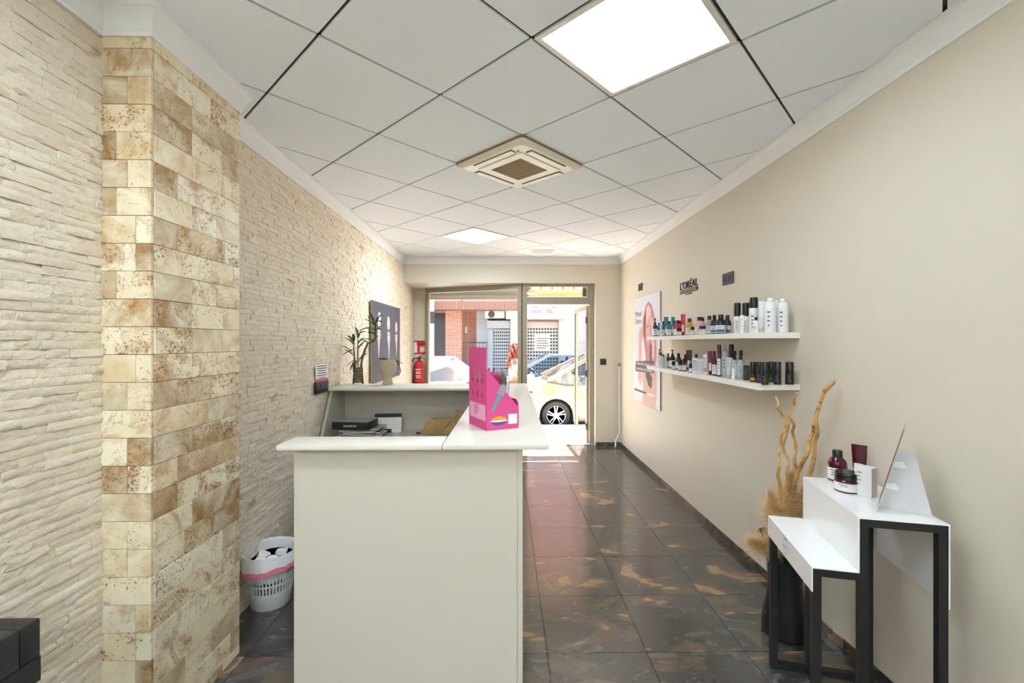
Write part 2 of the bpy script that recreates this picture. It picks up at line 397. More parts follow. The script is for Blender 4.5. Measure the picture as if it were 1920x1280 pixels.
# pillar clad with travertine tiles
pil = struct('wall_pillar', MB().box((XL - 0.02, PY0 + 0.012, 0), (PX - 0.012, PY1 - 0.012, 2.76)), GROUTL, 'square pillar clad in cream and brown travertine tiles', 'pillar')
TH_ = 0.1028; rp = random.Random(5)
nrow = int(math.ceil(2.76 / TH_))
for row in range(nrow):
    z0 = 2.715 - (row + 1) * TH_ + 0.0; z1 = z0 + TH_
    if z1 < 0.01: continue
    z0 = max(z0, 0.001)
    def cuts(a, b, opts):
        out = [a]; q = a + rp.choice(opts)
        while q < b - 0.035: out.append(q); q += rp.choice(opts)
        return out + [b]
    g = 0.0008
    # front face (towards the camera) along x
    for a, b in zip(*(lambda c: (c[:-1], c[1:]))(cuts(XL - 0.01, PX, (0.06, 0.1, 0.13, 0.16, 0.2)))):
        pr = rp.uniform(0, 0.0025)
        obj('tile', MB().rbox((a + g, PY0 - pr, z0 + g), (b - g - (0.0 if b < PX else 0.0), PY0 + 0.013, z1 - g), 0.0012, 1), TRAV, pil, False)
    for a, b in zip(*(lambda c: (c[:-1], c[1:]))(cuts(PY0 + 0.014, PY1, (0.2, 0.2, 0.2, 0.12, 0.16, 0.3)))):
        pr = rp.uniform(0, 0.0025)
        obj('tile', MB().rbox((PX - 0.013, a + g, z0 + g), (PX + pr, b - g, z1 - g), 0.0012, 1), TRAV, pil, False)
    obj('tile', MB().rbox((XL + 0.01, PY1 - 0.013, z0 + g), (PX - 0.014, PY1, z1 - g), 0.0012, 1), TRAV, pil, False)
# ---------------------------------------------------------------- skirting
def skirt(name, label, runs):
    o = struct(name, MB().box(*runs[0][0]), GROUT, label, 'baseboard')
    for _, pieces in runs:
        for a, b in pieces: obj('tile', MB().rbox(a, b, 0.001, 1), FLOORM, o, False)
    return o
ys = [FY0 + j * TS for j in range(-11, 10)]
pc = []
for a in ys:
    y0 = max(a, YB); y1 = min(a + TS, YF - 0.009)
    if y1 - y0 > 0.02: pc.append(((XR - 0.009, y0 + 0.001, 0.0005), (XR - 0.001, y1 - 0.001, 0.057)))
skirt('baseboard_right', 'dark slate tile skirting along the cream wall', [(((XR - 0.004, YB, 0.0), (XR, YF - 0.01, 0.055)), pc)])
skirt('baseboard_front', 'short dark slate tile skirting beside the shop door', [(((OX1, YF - 0.004, 0), (XR - 0.01, YF, 0.055)), [((OX1 + 0.001, YF - 0.009, 0.0005), (XR - 0.0095, YF - 0.0005, 0.057))])])
# ---------------------------------------------------------------- ceiling: slab, tiles, rails, cornice
ce = struct('ceiling', MB().box((XL - 0.2, YB - 0.15, ZC + 0.06), (XR + 0.15, 6.78, ZC + 0.2)), WHITEP, 'suspended ceiling of grey mineral tiles laid diagonally', 'ceiling')
CA = math.radians(45.43); CS = 0.6048
ca = Vector((math.cos(CA), math.sin(CA))) * CS; cb = Vector((-math.sin(CA), math.cos(CA))) * CS
CO = Vector((-0.7503, 1.7986))
def cpt(i, j): return CO + ca * i + cb * j
LIGHTS = [(1, -2), (4, 3), (-2, -2), (-4, -2), (-5, -6), (-6, -4), (-3, -7)]
ACT = (2, 0)
RECT = (XL + 0.02, YB + 0.02, XR - 0.03, YF - 0.03)
g = 0.0065
ij = []
for i in range(-11, 13):
    for j in range(-11, 11):
        u = g / CS
        if (i, j) in LIGHTS or (i, j) == ACT: continue
        q = [cpt(i + u, j + u), cpt(i + 1 - u, j + u), cpt(i + 1 - u, j + 1 - u), cpt(i + u, j + 1 - u)]
        q = clip_poly([tuple(p) for p in q], RECT)
        if len(q) < 3: continue
        ar = abs(sum(q[k - 1][0] * q[k][1] - q[k][0] * q[k - 1][1] for k in range(len(q)))) / 2
        if ar < 0.0008: continue
        obj('ceiling_tile', MB().prism(q, ZC, ZC + 0.014), CEILM, ce, False)
def rail(p, q):
    # clip the segment to the room
    d = q - p; t0, t1 = 0.0, 1.0
    for a, lo, hi in ((0, RECT[0], RECT[2]), (1, RECT[1], RECT[3])):
        if abs(d[a]) < 1e-9: continue
        u, v = sorted(((lo - p[a]) / d[a], (hi - p[a]) / d[a])); t0 = max(t0, u); t1 = min(t1, v)
    if t1 - t0 < 0.002: return
    a = p + d * t0; b = p + d * t1; n = Vector((-d.y, d.x)).normalized() * 0.0115
    obj('ceiling_rail', MB().prism([tuple(a + n), tuple(a - n), tuple(b - n), tuple(b + n)], ZC + 0.008, ZC + 0.03), BLACKR, ce, False)
for k in range(-11, 13):
    rail(cpt(k, -14), cpt(k, 14)); rail(cpt(-14, k), cpt(14, k))
# cornice swept along the walls
prof = [(0.0, 2.655), (0.006, 2.655), (0.009, 2.668), (0.014, 2.676), (0.020, 2.70), (0.030, 2.725), (0.041, 2.738), (0.047, 2.742), (0.047, 2.7595), (0.0, 2.7595)]
path = [Vector(p) for p in ((XR, YB), (XR, YF), (XL, YF), (XL, PY1), (PX, PY1), (PX, PY0), (XL, PY0), (XL, YB))]
rings = []
for i, p in enumerate(path):
    d0 = (path[i] - path[i - 1]).normalized() if i else (path[1] - path[0]).normalized()
    d1 = (path[i + 1] - path[i]).normalized() if i < len(path) - 1 else d0
    n0 = Vector((-d0.y, d0.x)); n1 = Vector((-d1.y, d1.x)); m = (n0 + n1); m = m / max(1e-6, m.dot(n0))
    rings.append([(p.x + m.x * d, p.y + m.y * d, z) for d, z in prof])
mb = MB().loft(rings)
struct('trim_1', mb, WHITEP, 'white moulded plaster cornice running round the ceiling', 'cornice', smooth=False)
# ---------------------------------------------------------------- ceiling lamps (one thing each; two real, the rest added for brightness)
def lamp(i, j, label, k=1.0):
    c = cpt(i + .5, j + .5); th = thing('ceiling_light', (c.x, c.y, ZC), label, 'ceiling light', 'square ceiling light panels')
    def ring(a, b, z0, z1):
        m = MB()
        for s0, s1 in (((a, a), (1 - a, b)), ((a, 1 - b), (1 - a, 1 - a)), ((a, b), (b, 1 - b)), ((1 - b, b), (1 - a, 1 - b))):
            q = [cpt(i + s0[0], j + s0[1]), cpt(i + s1[0], j + s0[1]), cpt(i + s1[0], j + s1[1]), cpt(i + s0[0], j + s1[1])]
            m.prism([tuple(p) for p in q], z0, z1)
        return m
    obj('frame', ring(0.012, 0.05, ZC - 0.004, ZC + 0.03), mat('lamp_frame', (226, 222, 212), 0.4), th, False)
    u = 0.045; q = [cpt(i + u, j + u), cpt(i + 1 - u, j + u), cpt(i + 1 - u, j + 1 - u), cpt(i + u, j + 1 - u)]
    obj('diffuser', MB().prism([tuple(p) for p in q], ZC + 0.008, ZC + 0.02), m_lampface(k), th, False)
lamp(1, -2, 'square ceiling light panel between the air unit and the cream wall', 0.4)
lamp(4, 3, 'square ceiling light panel near the shop window')
for (i, j), lb_ in zip(LIGHTS[2:], ('added unseen ceiling light panel over the black trolley end of the salon', 'added unseen ceiling light panel beside the rough stone wall', 'added unseen ceiling light panel in the middle of the salon at the back', 'added unseen ceiling light panel in the stone wall corner at the back', 'added unseen ceiling light panel in the cream wall corner at the back')): lamp(i, j, lb_, 0.55 if (i, j) == (-2, -2) else 1.4)  # out-of-view panels added to brighten stone wall, counter front and ceiling
# ---------------------------------------------------------------- ceiling cassette air unit
CREAMP = mat('aged_cream_plastic', (238, 231, 212), 0.4); TAN = mat('tan_gasket', (150, 122, 84), 0.8)
cc = cpt(ACT[0] + .5, ACT[1] + .5)
ac = thing('ceiling_air_conditioner', (cc.x, cc.y, ZC), 'cream square cassette air conditioner with brown dusty grille in ceiling', 'air conditioner')
def crot(mb): return mb.xf(Matrix.Translation((cc.x, cc.y, 0)) @ Matrix.Rotation(CA, 4, 'Z'))
def sq(h, z, r=0.03):
    pts = []
    for cx, cy, a in ((h - r, h - r, 0), (-h + r, h - r, 90), (-h + r, -h + r, 180), (h - r, -h + r, 270)):
        for k in range(4): t = math.radians(a + 30 * k); pts.append((cx + r * math.cos(t), cy + r * math.sin(t), z))
    return pts
obj('gasket', crot(MB().loft([sq(0.318, ZC + 0.02), sq(0.318, ZC - 0.012)])), TAN, ac)
obj('panel', crot(MB().loft([sq(0.315, ZC - 0.010), sq(0.312, ZC - 0.018), sq(0.285, ZC - 0.034), sq(0.27, ZC - 0.036)])), CREAMP, ac)
for k in range(4):
    M = Matrix.Rotation(math.pi / 2 * k, 4, 'Z')
    lv = obj('louvre', crot(MB().rbox((-0.17, 0.225, -0.0), (0.17, 0.262, 0.006), 0.002, 1).xf(Matrix.Translation((0, 0, ZC - 0.043)) @ M)), CREAMP, ac)
    s = MB().box((-0.178, 0.219, 0), (0.178, 0.2235, 0.002)).box((-0.178, 0.2635, 0), (0.178, 0.268, 0.002)).box((-0.178, 0.219, 0), (-0.1725, 0.268, 0.002)).box((0.1725, 0.219, 0), (0.178, 0.268, 0.002))
    obj('slot', crot(s.xf(Matrix.Translation((0, 0, ZC - 0.0378)) @ M)), ALUD, lv, False)
gr = obj('grille_frame', crot(MB().box((-0.2, -0.2, ZC - 0.042), (0.2, -0.14, ZC - 0.034)).box((-0.2, 0.14, ZC - 0.042), (0.2, 0.2, ZC - 0.034)).box((-0.2, -0.14, ZC - 0.042), (-0.14, 0.14, ZC - 0.034)).box((0.14, -0.14, ZC - 0.042), (0.2, 0.14, ZC - 0.034))), CREAMP, ac, False)
obj('filter', crot(MB().box((-0.14, -0.14, ZC - 0.0365), (0.14, 0.14, ZC - 0.0355))), mat('dusty_filter', (116, 92, 58), 0.95, var=0.25, scale=9), ac, False)
m = MB()
for k in range(22): y = -0.135 + k * 0.27 / 21; m.box((-0.14, y - 0.0018, ZC - 0.041), (0.14, y + 0.0018, ZC - 0.037))
for k in range(6): x = -0.135 + k * 0.27 / 5; m.box((x - 0.0012, -0.14, ZC - 0.0395), (x + 0.0012, 0.14, ZC - 0.0365))
obj('grille', crot(m), mat('grille_bars', (186, 168, 128), 0.6), ac, False)
obj('status_lamp', crot(MB().rbox((-0.24, -0.212, ZC - 0.046), (-0.228, -0.2, ZC - 0.040), 0.002, 1)), BLK, ac)
vc = on_z(1017, 470, ZC)
v = thing('ceiling_vent', (vc.x, vc.y, ZC), 'small white slotted vent in the ceiling near the shop door', 'vent')
obj('frame', MB().box((vc.x - .16, vc.y - .1, ZC - .012), (vc.x + .16, vc.y - .08, ZC + .001)).box((vc.x - .16, vc.y + .08, ZC - .012), (vc.x + .16, vc.y + .1, ZC + .001)).box((vc.x - .16, vc.y - .08, ZC - .012), (vc.x - .14, vc.y + .08, ZC + .001)).box((vc.x + .14, vc.y - .08, ZC - .012), (vc.x + .16, vc.y + .08, ZC + .001)), WHT, v, False)
for k in range(5): obj('slat', MB().box((vc.x - .14, vc.y - .07 + k * .032, ZC - .008), (vc.x + .14, vc.y - .055 + k * .032, ZC - .001)), WHT, v, False)
# ---------------------------------------------------------------- shop window (slanted) and door
def slab_between(A, B, t, z0, z1, off=0.0):
    d = (B - A).normalized(); n = Vector((-d.y, d.x, 0)); A = A + n * off; B = B + n * off
    return MB().prism([tuple((A - n * t / 2).xy), tuple((B - n * t / 2).xy), tuple((B + n * t / 2).xy), tuple((A + n * t / 2).xy)], z0, z1)
wd = (WB - WA).normalized()
win = obj('window_1', slab_between(WA, WA + wd * 0.05, 0.07, 0.0, SOF), ALU, None, False, label='large slanted shop window in a bronze grey frame', cat='window', kind='structure')
obj('frame_rail', slab_between(WA + wd * 0.05, WB - wd * 0.06, 0.07, SOF - 0.075, SOF), ALU, win, False)
obj('frame_rail', slab_between(WA + wd * 0.05, WB - wd * 0.06, 0.07, 0.0, 0.1), ALU, win, False)
obj('frame_post', slab_between(WB - wd * 0.06, WB, 0.07, 0.0, SOF), ALU, win, False)
obj('pane', slab_between(WA + wd * 0.05, WB - wd * 0.06, 0.006, 0.1, SOF - 0.075), GLASS, win, False)
# door set
DX0, DX1, DY = 0.25, 1.312, 6.60
d = obj('door_1', MB().box((DX0, DY, 0), (DX0 + 0.07, DY + 0.08, SOF)), ALU, None, False, label='bronze grey aluminium glazed shop door standing open to the street', cat='door', kind='structure')
obj('mullion_bead', MB().box((DX0 + 0.025, DY - 0.012, 0), (DX0 + 0.05, DY, SOF)), ALU, d, False)
obj('jamb', MB().box((DX1 - 0.065, DY, 0), (DX1, DY + 0.08, SOF)), ALU, d, False)
tz0, tz1 = 2.155, SOF
obj('transom_rail', MB().box((DX0 + .07, DY, 2.083), (DX1 - .065, DY + .08, 2.155)), ALU, d, False)
obj('transom_rail', MB().box((DX0 + .07, DY, 2.345), (DX1 - .065, DY + .08, SOF)), ALU, d, False)
obj('transom_frame', MB().box((DX0 + .07, DY + .01, 2.155), (DX1 - .065, DY + .05, 2.19)).box((DX1 - .1, DY + .01, 2.19), (DX1 - .065, DY + .05, 2.345)), ALU, d, False)
obj('transom_pane', MB().box((DX0 + .07, DY + .028, 2.19), (DX1 - .1, DY + .034, 2.345)), GLASS, d, False)
obj('threshold', MB().box((DX0, DY - 0.03, -0.02), (DX1, DY + 0.12, 0.008)), mat('pale_threshold', (196, 188, 178), 0.5), d, False)
# open leaf, turned out to the street about ninety degrees
lf = thing('door_leaf', (DX1 - 0.07, DY + 0.085, 0), 'open glazed door leaf in bronze grey frame', 'door'); lf.parent = d
lf.location = Vector(lf.location) - ORG[d.name]; del lf['label']; del lf['category']
lf.rotation_euler = (0, 0, math.radians(2.5)); ORG[lf.name] = Vector((0, 0, 0))
LW = 0.93; Z0, Z1 = 0.012, 2.075
obj('stile', MB().rbox((-0.025, 0, Z0), (0.025, 0.065, Z1), 0.003, 1), ALU, lf); obj('stile', MB().rbox((-0.025, LW - 0.06, Z0), (0.025, LW, Z1), 0.003, 1), ALU, lf)
obj('rail', MB().rbox((-0.025, 0.065, Z0), (0.025, LW - 0.06, Z0 + 0.1), 0.003, 1), ALU, lf); obj('rail', MB().rbox((-0.025, 0.065, Z1 - 0.07), (0.025, LW - 0.06, Z1), 0.003, 1), ALU, lf)
obj('pane', MB().box((-0.003, 0.065, Z0 + 0.1), (0.003, LW - 0.06, Z1 - 0.07)), thin_glass('coated_glass', (1, 1, 1, 1), 0.35), lf, False)
obj('gasket', MB().box((-0.026, LW - 0.066, Z0 + .1), (-0.012, LW - 0.06, Z1 - .07)), ALUD, lf, False)
obj('handle', MB().tube([(-0.025, LW - 0.03, 1.02), (-0.075, LW - 0.03, 1.02), (-0.078, LW - 0.14, 1.02)], 0.009).rbox((-0.03, LW - 0.045, 0.96), (-0.024, LW - 0.015, 1.08), 0.002, 1), BLK, lf)
for z in (0.25, 1.05, 1.85): obj('hinge', MB().tube([(-0.032, -0.004, z - .05), (-0.032, -0.004, z + .05)], 0.009), ALUD, lf)
# ================================================================== reception desk
CZ = 1.142; CT = 0.02
desk = thing('reception_desk', (-0.4, 1.75, 0), 'cream laminate reception desk with raised white counter tops', 'desk')
def quad(name, pts, z0, z1, m, par=desk, bev=0.004):
    bm = bmesh.new(); t = MB().prism(pts, z0, z1); vs = [bm.verts.new(p) for p in t.v]
    for f in t.f: bm.faces.new([vs[i] for i in f])
    bmesh.ops.recalc_face_normals(bm, faces=bm.faces)
    bmesh.ops.bevel(bm, geom=list(bm.edges), offset=bev, segments=2, profile=0.5, affect='EDGES'); bm.verts.index_update()
    o = MB().add([v.co[:] for v in bm.verts], [[v.index for v in f.verts] for f in bm.faces]); bm.free()
    return obj(name, o, m, par)
nf = on_z(1028.7, 832, CZ); nl = on_z(520, 833.6, CZ); sm = on_z(829.5, 832.6, CZ); fr_ = on_z(987.3, 718, CZ)
NY = 1.675; NB = 1.832; FYB = 4.13; FYF = 3.70
quad('counter_top', [(sm.x + .001, NY), (0.163, NY), (0.196, FYB), (sm.x + 0.03, FYB)], CZ - CT, CZ, LAMTOP)
quad('counter_top', [(nl.x, NY), (sm.x - .001, NY), (sm.x + 0.001, NB), (nl.x, NB)], CZ - CT, CZ, LAMTOP)
quad('counter_top', [(-1.478, FYF), (sm.x + 0.022, FYF), (sm.x + 0.029, FYB), (-1.478, FYB)], CZ - CT, CZ, LAMTOP)
PXR = 0.0665; PXL = on_y(551, 900, 1.74).x
obj('end_panel', MB().rbox((PXL, 1.74, 0.0), (PXR - 0.021, 1.758, CZ - CT), 0.001, 1), LAMIN, desk)
obj('side_panel', MB().prism([(PXR - 0.02, 1.74), (PXR, 1.74), (PXR + 0.03, 4.09), (PXR + 0.01, 4.09)], 0.0, CZ - CT), LAMIN, desk, False)
obj('front_panel', MB().rbox((-1.46, 4.045, 0.0), (PXR + 0.02, 4.063, CZ - CT), 0.001, 1), LAMIN, desk)
# slanting cheek against the stone wall
obj('cheek', MB().prism([(3.40, 0.0), (3.40, 0.72), (3.56, 0.78), (3.76, CZ - CT), (4.04, CZ - CT), (4.04, 0.0)], -1.472, -1.45, 'x'), LAMIN, desk, False)
quad('desk_top', [(-1.448, 3.42), (PXR - 0.022, 3.42), (PXR + 0.0, 4.043), (-1.448, 4.043)], 0.715, 0.735, LAMTOP, bev=0.002)
quad('desk_top', [(-0.56, 1.76), (PXR - 0.022, 1.76), (PXR - 0.002, 3.418), (-0.54, 3.418)], 0.715, 0.735, LAMTOP, bev=0.002)
obj('partition', MB().rbox((-0.56, 1.80, 0.0), (-0.542, 2.4, 0.715), 0.001, 1), LAMIN, desk)
obj('ledge_support', MB().rbox((PXL + 0.02, 1.76, 0.0), (PXL + 0.038, 1.82, CZ - CT), 0.001, 1), LAMIN, desk)
# ================================================================== wall shelves
def shelf(z0, z1, y0, y1, label):
    return obj('wall_shelf', MB().rbox((1.434, y0, z0), (XR - 0.0005, y1, z1), 0.0015, 1), mat('white_shelf', (238, 235, 226), 0.4, var=0.01), None, label=label, cat='shelf', group='white floating shelves on the cream wall')
Y0s, Ym, Y1s = 2.515, 3.50, 4.51
SZU, SZL = 1.582, 1.286
shelf(1.548, SZU, Y0s, Ym - .0006, 'upper white floating shelf carrying the tall white spray cans')
shelf(1.546, 1.580, Ym + .0006, Y1s, 'upper white floating shelf carrying blue, teal and red bottles')
shelf(1.252, SZL, Y0s, Ym - .0006, 'lower white floating shelf carrying the row of black cans')
shelf(1.250, 1.284, Ym + .0006, Y1s, 'lower white floating shelf carrying small pump bottles and jars')
# ================================================================== stepped display table
E0 = Vector((1.123, 1.612)); eu = Vector((0.126, 0.484)).normalized(); ew = Vector((eu.y, -eu.x))     # eu away from the camera, ew towards the wall
TL = 0.50; W1 = 0.148; W2 = 0.269; ZL, ZU = 0.705, 0.900; tk = 0.004
tb = thing('display_table', (E0.x, E0.y, 0), 'white two-step display table on a black square-tube steel frame', 'table')
GW = mat('gloss_white_sheet', (244, 244, 244), 0.18, var=0.005, coat=0.3)
def tq(w0, w1, u0, u1): return [tuple(E0 + ew * w0 + eu * u0), tuple(E0 + ew * w1 + eu * u0), tuple(E0 + ew * w1 + eu * u1), tuple(E0 + ew * w0 + eu * u1)]
lip = obj('front_lip', MB().prism(tq(-tk, 0, 0, TL), 0.615, ZL), GW, tb, False)
obj('lower_top', MB().prism(tq(0, W1, 0, TL), ZL - tk, ZL), GW, tb, False)
obj('riser', MB().prism(tq(W1 - tk, W1, 0, TL), ZL, ZU), GW, tb, False)
obj('upper_top', MB().prism(tq(W1, W1 + W2, 0, TL), ZU - tk, ZU), GW, tb, False)
obj('back_apron', MB().prism(tq(W1 + W2 - tk, W1 + W2, 0, TL), 0.61, ZU - tk), GW, tb, False)
# printed round emblem on the lip
Ml = frame_mtx((*(E0 + eu * 0.27 - ew * (tk + 0.0003)), 0.660), (-eu.x, -eu.y, 0), (0, 0, 1))
tg = mat('grey_print', (90, 90, 92), 0.6)
em = MB()
for k in range(24):
    a0, a1 = 2 * math.pi * k / 24, 2 * math.pi * (k + 1) / 24
    if math.sin(a0) > 0.82: continue
    em.add([(r * math.cos(a), r * math.sin(a), 0.0002) for r, a in ((.029, a0), (.029, a1), (.0305, a1), (.0305, a0))], [(0, 1, 2, 3)])
em.merge(text_mb("L'ORÉAL", 0.011, 0.0002).xf(Matrix.Translation((0, 0.032, 0.0002)))); em.merge(text_mb('Professionnel', 0.0085, 0.0002).xf(Matrix.Translation((0, -0.002, 0.0002))))
obj('emblem', em.xf(Ml), tg, lip, False)
S = 0.028
def tframe(u):
    a = u; b = u + S
    def post(w, z0, z1): obj('frame_post', MB().prism(tq(w, w + S, a, b), z0, z1), BLKM, tb, False)
    def bar(w0, w1, z0, z1): obj('frame_bar', MB().prism(tq(w0, w1, a, b), z0, z1), BLKM, tb, False)
    e = 0.0006
    post(0.0 + e, 0, ZL - tk - e); post(W1, 0, ZU - tk - e); post(W1 + W2 - tk - S - e, 0, ZU - tk - e)
    bar(S + e, W1, ZL - tk - S, ZL - tk - e); bar(W1 + S, W1 + W2 - tk - S, ZU - tk - S, ZU - tk - e)
    bar(S + e, W1, 0.0, S); bar(W1 + S, W1 + W2 - tk - S, 0, S)
tframe(0.001); tframe(TL - S - 0.001)
obj('frame_bar', MB().prism(tq(W1 + 0.001, W1 + S, S + .002, TL - S - .002), 0.0, S), BLKM, tb, False)
# ================================================================== black trolley by the stone wall
tr = thing('salon_trolley', (-1.27, 0.85, 0), 'black plastic salon trolley with a recessed tray top beside the stone wall', 'trolley')
tx1 = -1.10; ty1 = 1.07; tz = 0.878; tx0 = -1.45; ty0 = 0.62
BT = mat('trolley_plastic', (34, 34, 33), 0.42)
w = 0.045
rim = MB()
for a, b in (((tx0, ty0), (tx1, ty0 + w)), ((tx0, ty1 - w), (tx1, ty1)), ((tx0, ty0 + w), (tx0 + w, ty1 - w)), ((tx1 - w, ty0 + w), (tx1, ty1 - w))): rim.rbox((*a, tz - 0.09), (*b, tz), 0.004, 2)
obj('tray_rim', rim, BT, tr); obj('tray_floor', MB().box((tx0 + .03, ty0 + .03, tz - 0.088), (tx1 - .03, ty1 - .03, tz - 0.07)), BLK, tr, False)
b = MB(); sec = []
for k in range(13):
    y = ty0 + (ty1 - ty0) * k / 12; sec.append((y, tz - 0.09 - 0.045 * max(0.0, math.sin(math.pi * min(1, max(0, (k - 3) / 9.0))))))
poly = [(ty0, 0.12), (ty1, 0.12)] + [(y, z) for y, z in reversed(sec)]
obj('cabinet', MB().rbox((tx0 + .01, ty0 + .01, 0.10), (tx1 - 0.03, ty1 - .01, tz - 0.09), 0.01, 2), BLK, tr)
obj('side_skirt', MB().prism([(ty0, tz - .09), (ty0, tz - .11), (ty0 + .1, tz - .13), (ty1 - .16, tz - .135), (ty1 - .10, tz - .128), (ty1 - .05, tz - .145), (ty1, tz - .148), (ty1, tz - .09)], tx1 - 0.03, tx1, 'x'), BT, tr, False)
for k in range(4):
    dz = 0.14 + k * 0.15; dr = obj('drawer', MB().rbox((tx1 - 0.03, ty0 + 0.02, dz), (tx1 - 0.008, ty1 - 0.02, dz + 0.135), 0.006, 2), BT, tr)
    obj('handle', MB().rbox((tx1 - 0.008, (ty0 + ty1) / 2 - .06, dz + .09), (tx1 + 0.004, (ty0 + ty1) / 2 + .06, dz + .105), 0.003, 1), BLK, dr)
for x in (tx0 + .05, tx1 - .06):
    for y in (ty0 + .06, ty1 - .06): obj('castor', MB().tube([(x - .012, y, .035), (x + .012, y, .035)], 0.035, 14).tube([(x, y, .04), (x, y, .105)], 0.01), BLK, tr)
# ================================================================== waste bin with bag
bc = on_z(508, 1128, 0.0); bc.z = 0
bin_ = thing('waste_bin', bc, 'white slotted plastic waste bin with pink-tied bag beside the desk', 'bin')
BW = mat('bin_plastic', (216, 216, 214), 0.45); bh = 0.315; r0 = 0.105; r1 = 0.145
def rad(z): return r0 + (r1 - r0) * z / bh
bm_ = MB(); seg = 44
zs = [0.0, 0.004, 0.095]
bm_.lathe([(r0 - .004, 0.0), (r0, 0.004), (rad(.10), .10), (rad(.10) - .003, .10), (r0 - .004, .008)], bc, seg)
def band(z0, z1):
    bm_.lathe([(rad(z0) - .0005, z0), (rad(z1) - .0005, z1), (rad(z1) - .004, z1), (rad(z0) - .004, z0), (rad(z0) - .0005, z0)], bc, seg)
rows = [(.10, .138), (.15, .188), (.20, .25)]
band(.138, .150); band(.188, .20); band(.25, .262); 
obj('shell', bm_, BW, bin_)
bars = MB()
for z0, z1 in rows:
    for k in range(seg):
        a = 2 * math.pi * k / seg; da = 0.036
        q = []
        for z in (z0 - .001, z1 + .001):
            for rr_, sgn in ((rad(z) - .0008, -1), (rad(z) - .0008, 1), (rad(z) - .0038, 1), (rad(z) - .0038, -1)):
                q.append((bc.x + rr_ * math.cos(a + sgn * da), bc.y + rr_ * math.sin(a + sgn * da), z))
        bars.add(q, [(0, 1, 5, 4), (1, 2, 6, 5), (2, 3, 7, 6), (3, 0, 4, 7)])
obj('slot_bars', bars, BW, bin_, False)
obj('rim', MB().lathe([(rad(.262) - .0005, .262), (r1 + .001, bh - .006), (r1 + .005, bh), (r1 + .001, bh + .002), (r1 - .004, bh - .004), (rad(.262) - .004, .262)], bc, seg), BW, bin_)
BAG = mat('bin_bag_film', (236, 236, 238), 0.35, var=0.05, bump=0.4, scale=40); PINK = mat('pink_tie', (232, 128, 150), 0.45, var=0.1)
rb = random.Random(3); bag = MB(); ringsb = []
for r_, z_, am in ((r1 - .03, .16, .006), (r1 - .016, .26, .005), (r1 - .006, bh - .002, .002), (r1 + .007, bh + .004, .001), (r1 + .010, bh - .012, .003), (r1 + .014, bh - .035, .005), (r1 + .013, bh - .058, .007)):
    ringsb.append([(bc.x + (r_ + rb.uniform(-am, am)) * math.cos(2 * math.pi * k / 40), bc.y + (r_ + rb.uniform(-am, am)) * math.sin(2 * math.pi * k / 40), z_ + rb.uniform(-am, am) - (0.016 * (1 + math.sin(2 * math.pi * k / 40 - 2.2)) * max(0, (bh - z_) / .06) if r_ > r1 + .008 else 0)) for k in range(40)])
bg = obj('bag', bag.loft(ringsb, cap=False), BAG, bin_)
lo = ringsb[-1]; pk = []
for k in range(40):
    p = Vector(lo[k]); q = p - Vector((bc.x, bc.y, p.z)); q.normalize()
    pk.append([tuple(p + q * .002 + Vector((0, 0, .014))), tuple(p + q * .006), tuple(p + q * .003 - Vector((0, 0, .016))), tuple(p - q * .002)])
mb = MB(); vs = [v_ for r_ in pk for v_ in r_]; fs = []
for k in range(40):
    for s_ in range(4): fs.append((k * 4 + s_, k * 4 + (s_ + 1) % 4, ((k + 1) % 40) * 4 + (s_ + 1) % 4, ((k + 1) % 40) * 4 + s_))
obj('drawstring', mb.add(vs, fs), PINK, bg)
for k, (dx, dy, s) in enumerate(((-.055, .02, .036), (.035, .05, .038), (.03, -.045, .038), (-.035, -.06, .034))):
    cr = MB(); rk = random.Random(k + 10); bmx = bmesh.new(); bmesh.ops.create_icosphere(bmx, subdivisions=2, radius=s)
    for v_ in bmx.verts: v_.co *= 1 + rk.uniform(-.28, .2)
    bmx.verts.index_update(); cr.add([(bc.x + dx + v_.co.x, bc.y + dy + v_.co.y, .262 + v_.co.z * .9) for v_ in bmx.verts], [[v_.index for v_ in f.verts] for f in bmx.faces]); bmx.free()
    obj('crumpled_paper', cr, mat('tissue', (240, 240, 238), 0.9), None, False, label=['crumpled white tissue in the bin against the stone wall side', 'crumpled white tissue in the bin towards the window', 'crumpled white tissue at the open front of the bin', 'crumpled white tissue at the pillar side of the bin'][k], cat='tissue', group='tissues in the waste bin')
obj('bag_tail', MB().loft([[(bc.x - .09 + .0 * t, bc.y - .06, bh - .01 + t), (bc.x - .06, bc.y - .065, bh - .01 + t), (bc.x - .06, bc.y - .063, bh - .01 + t), (bc.x - .09, bc.y - .058, bh - .01 + t)] for t in (0, .03, .05)]), BAG, bg, False)
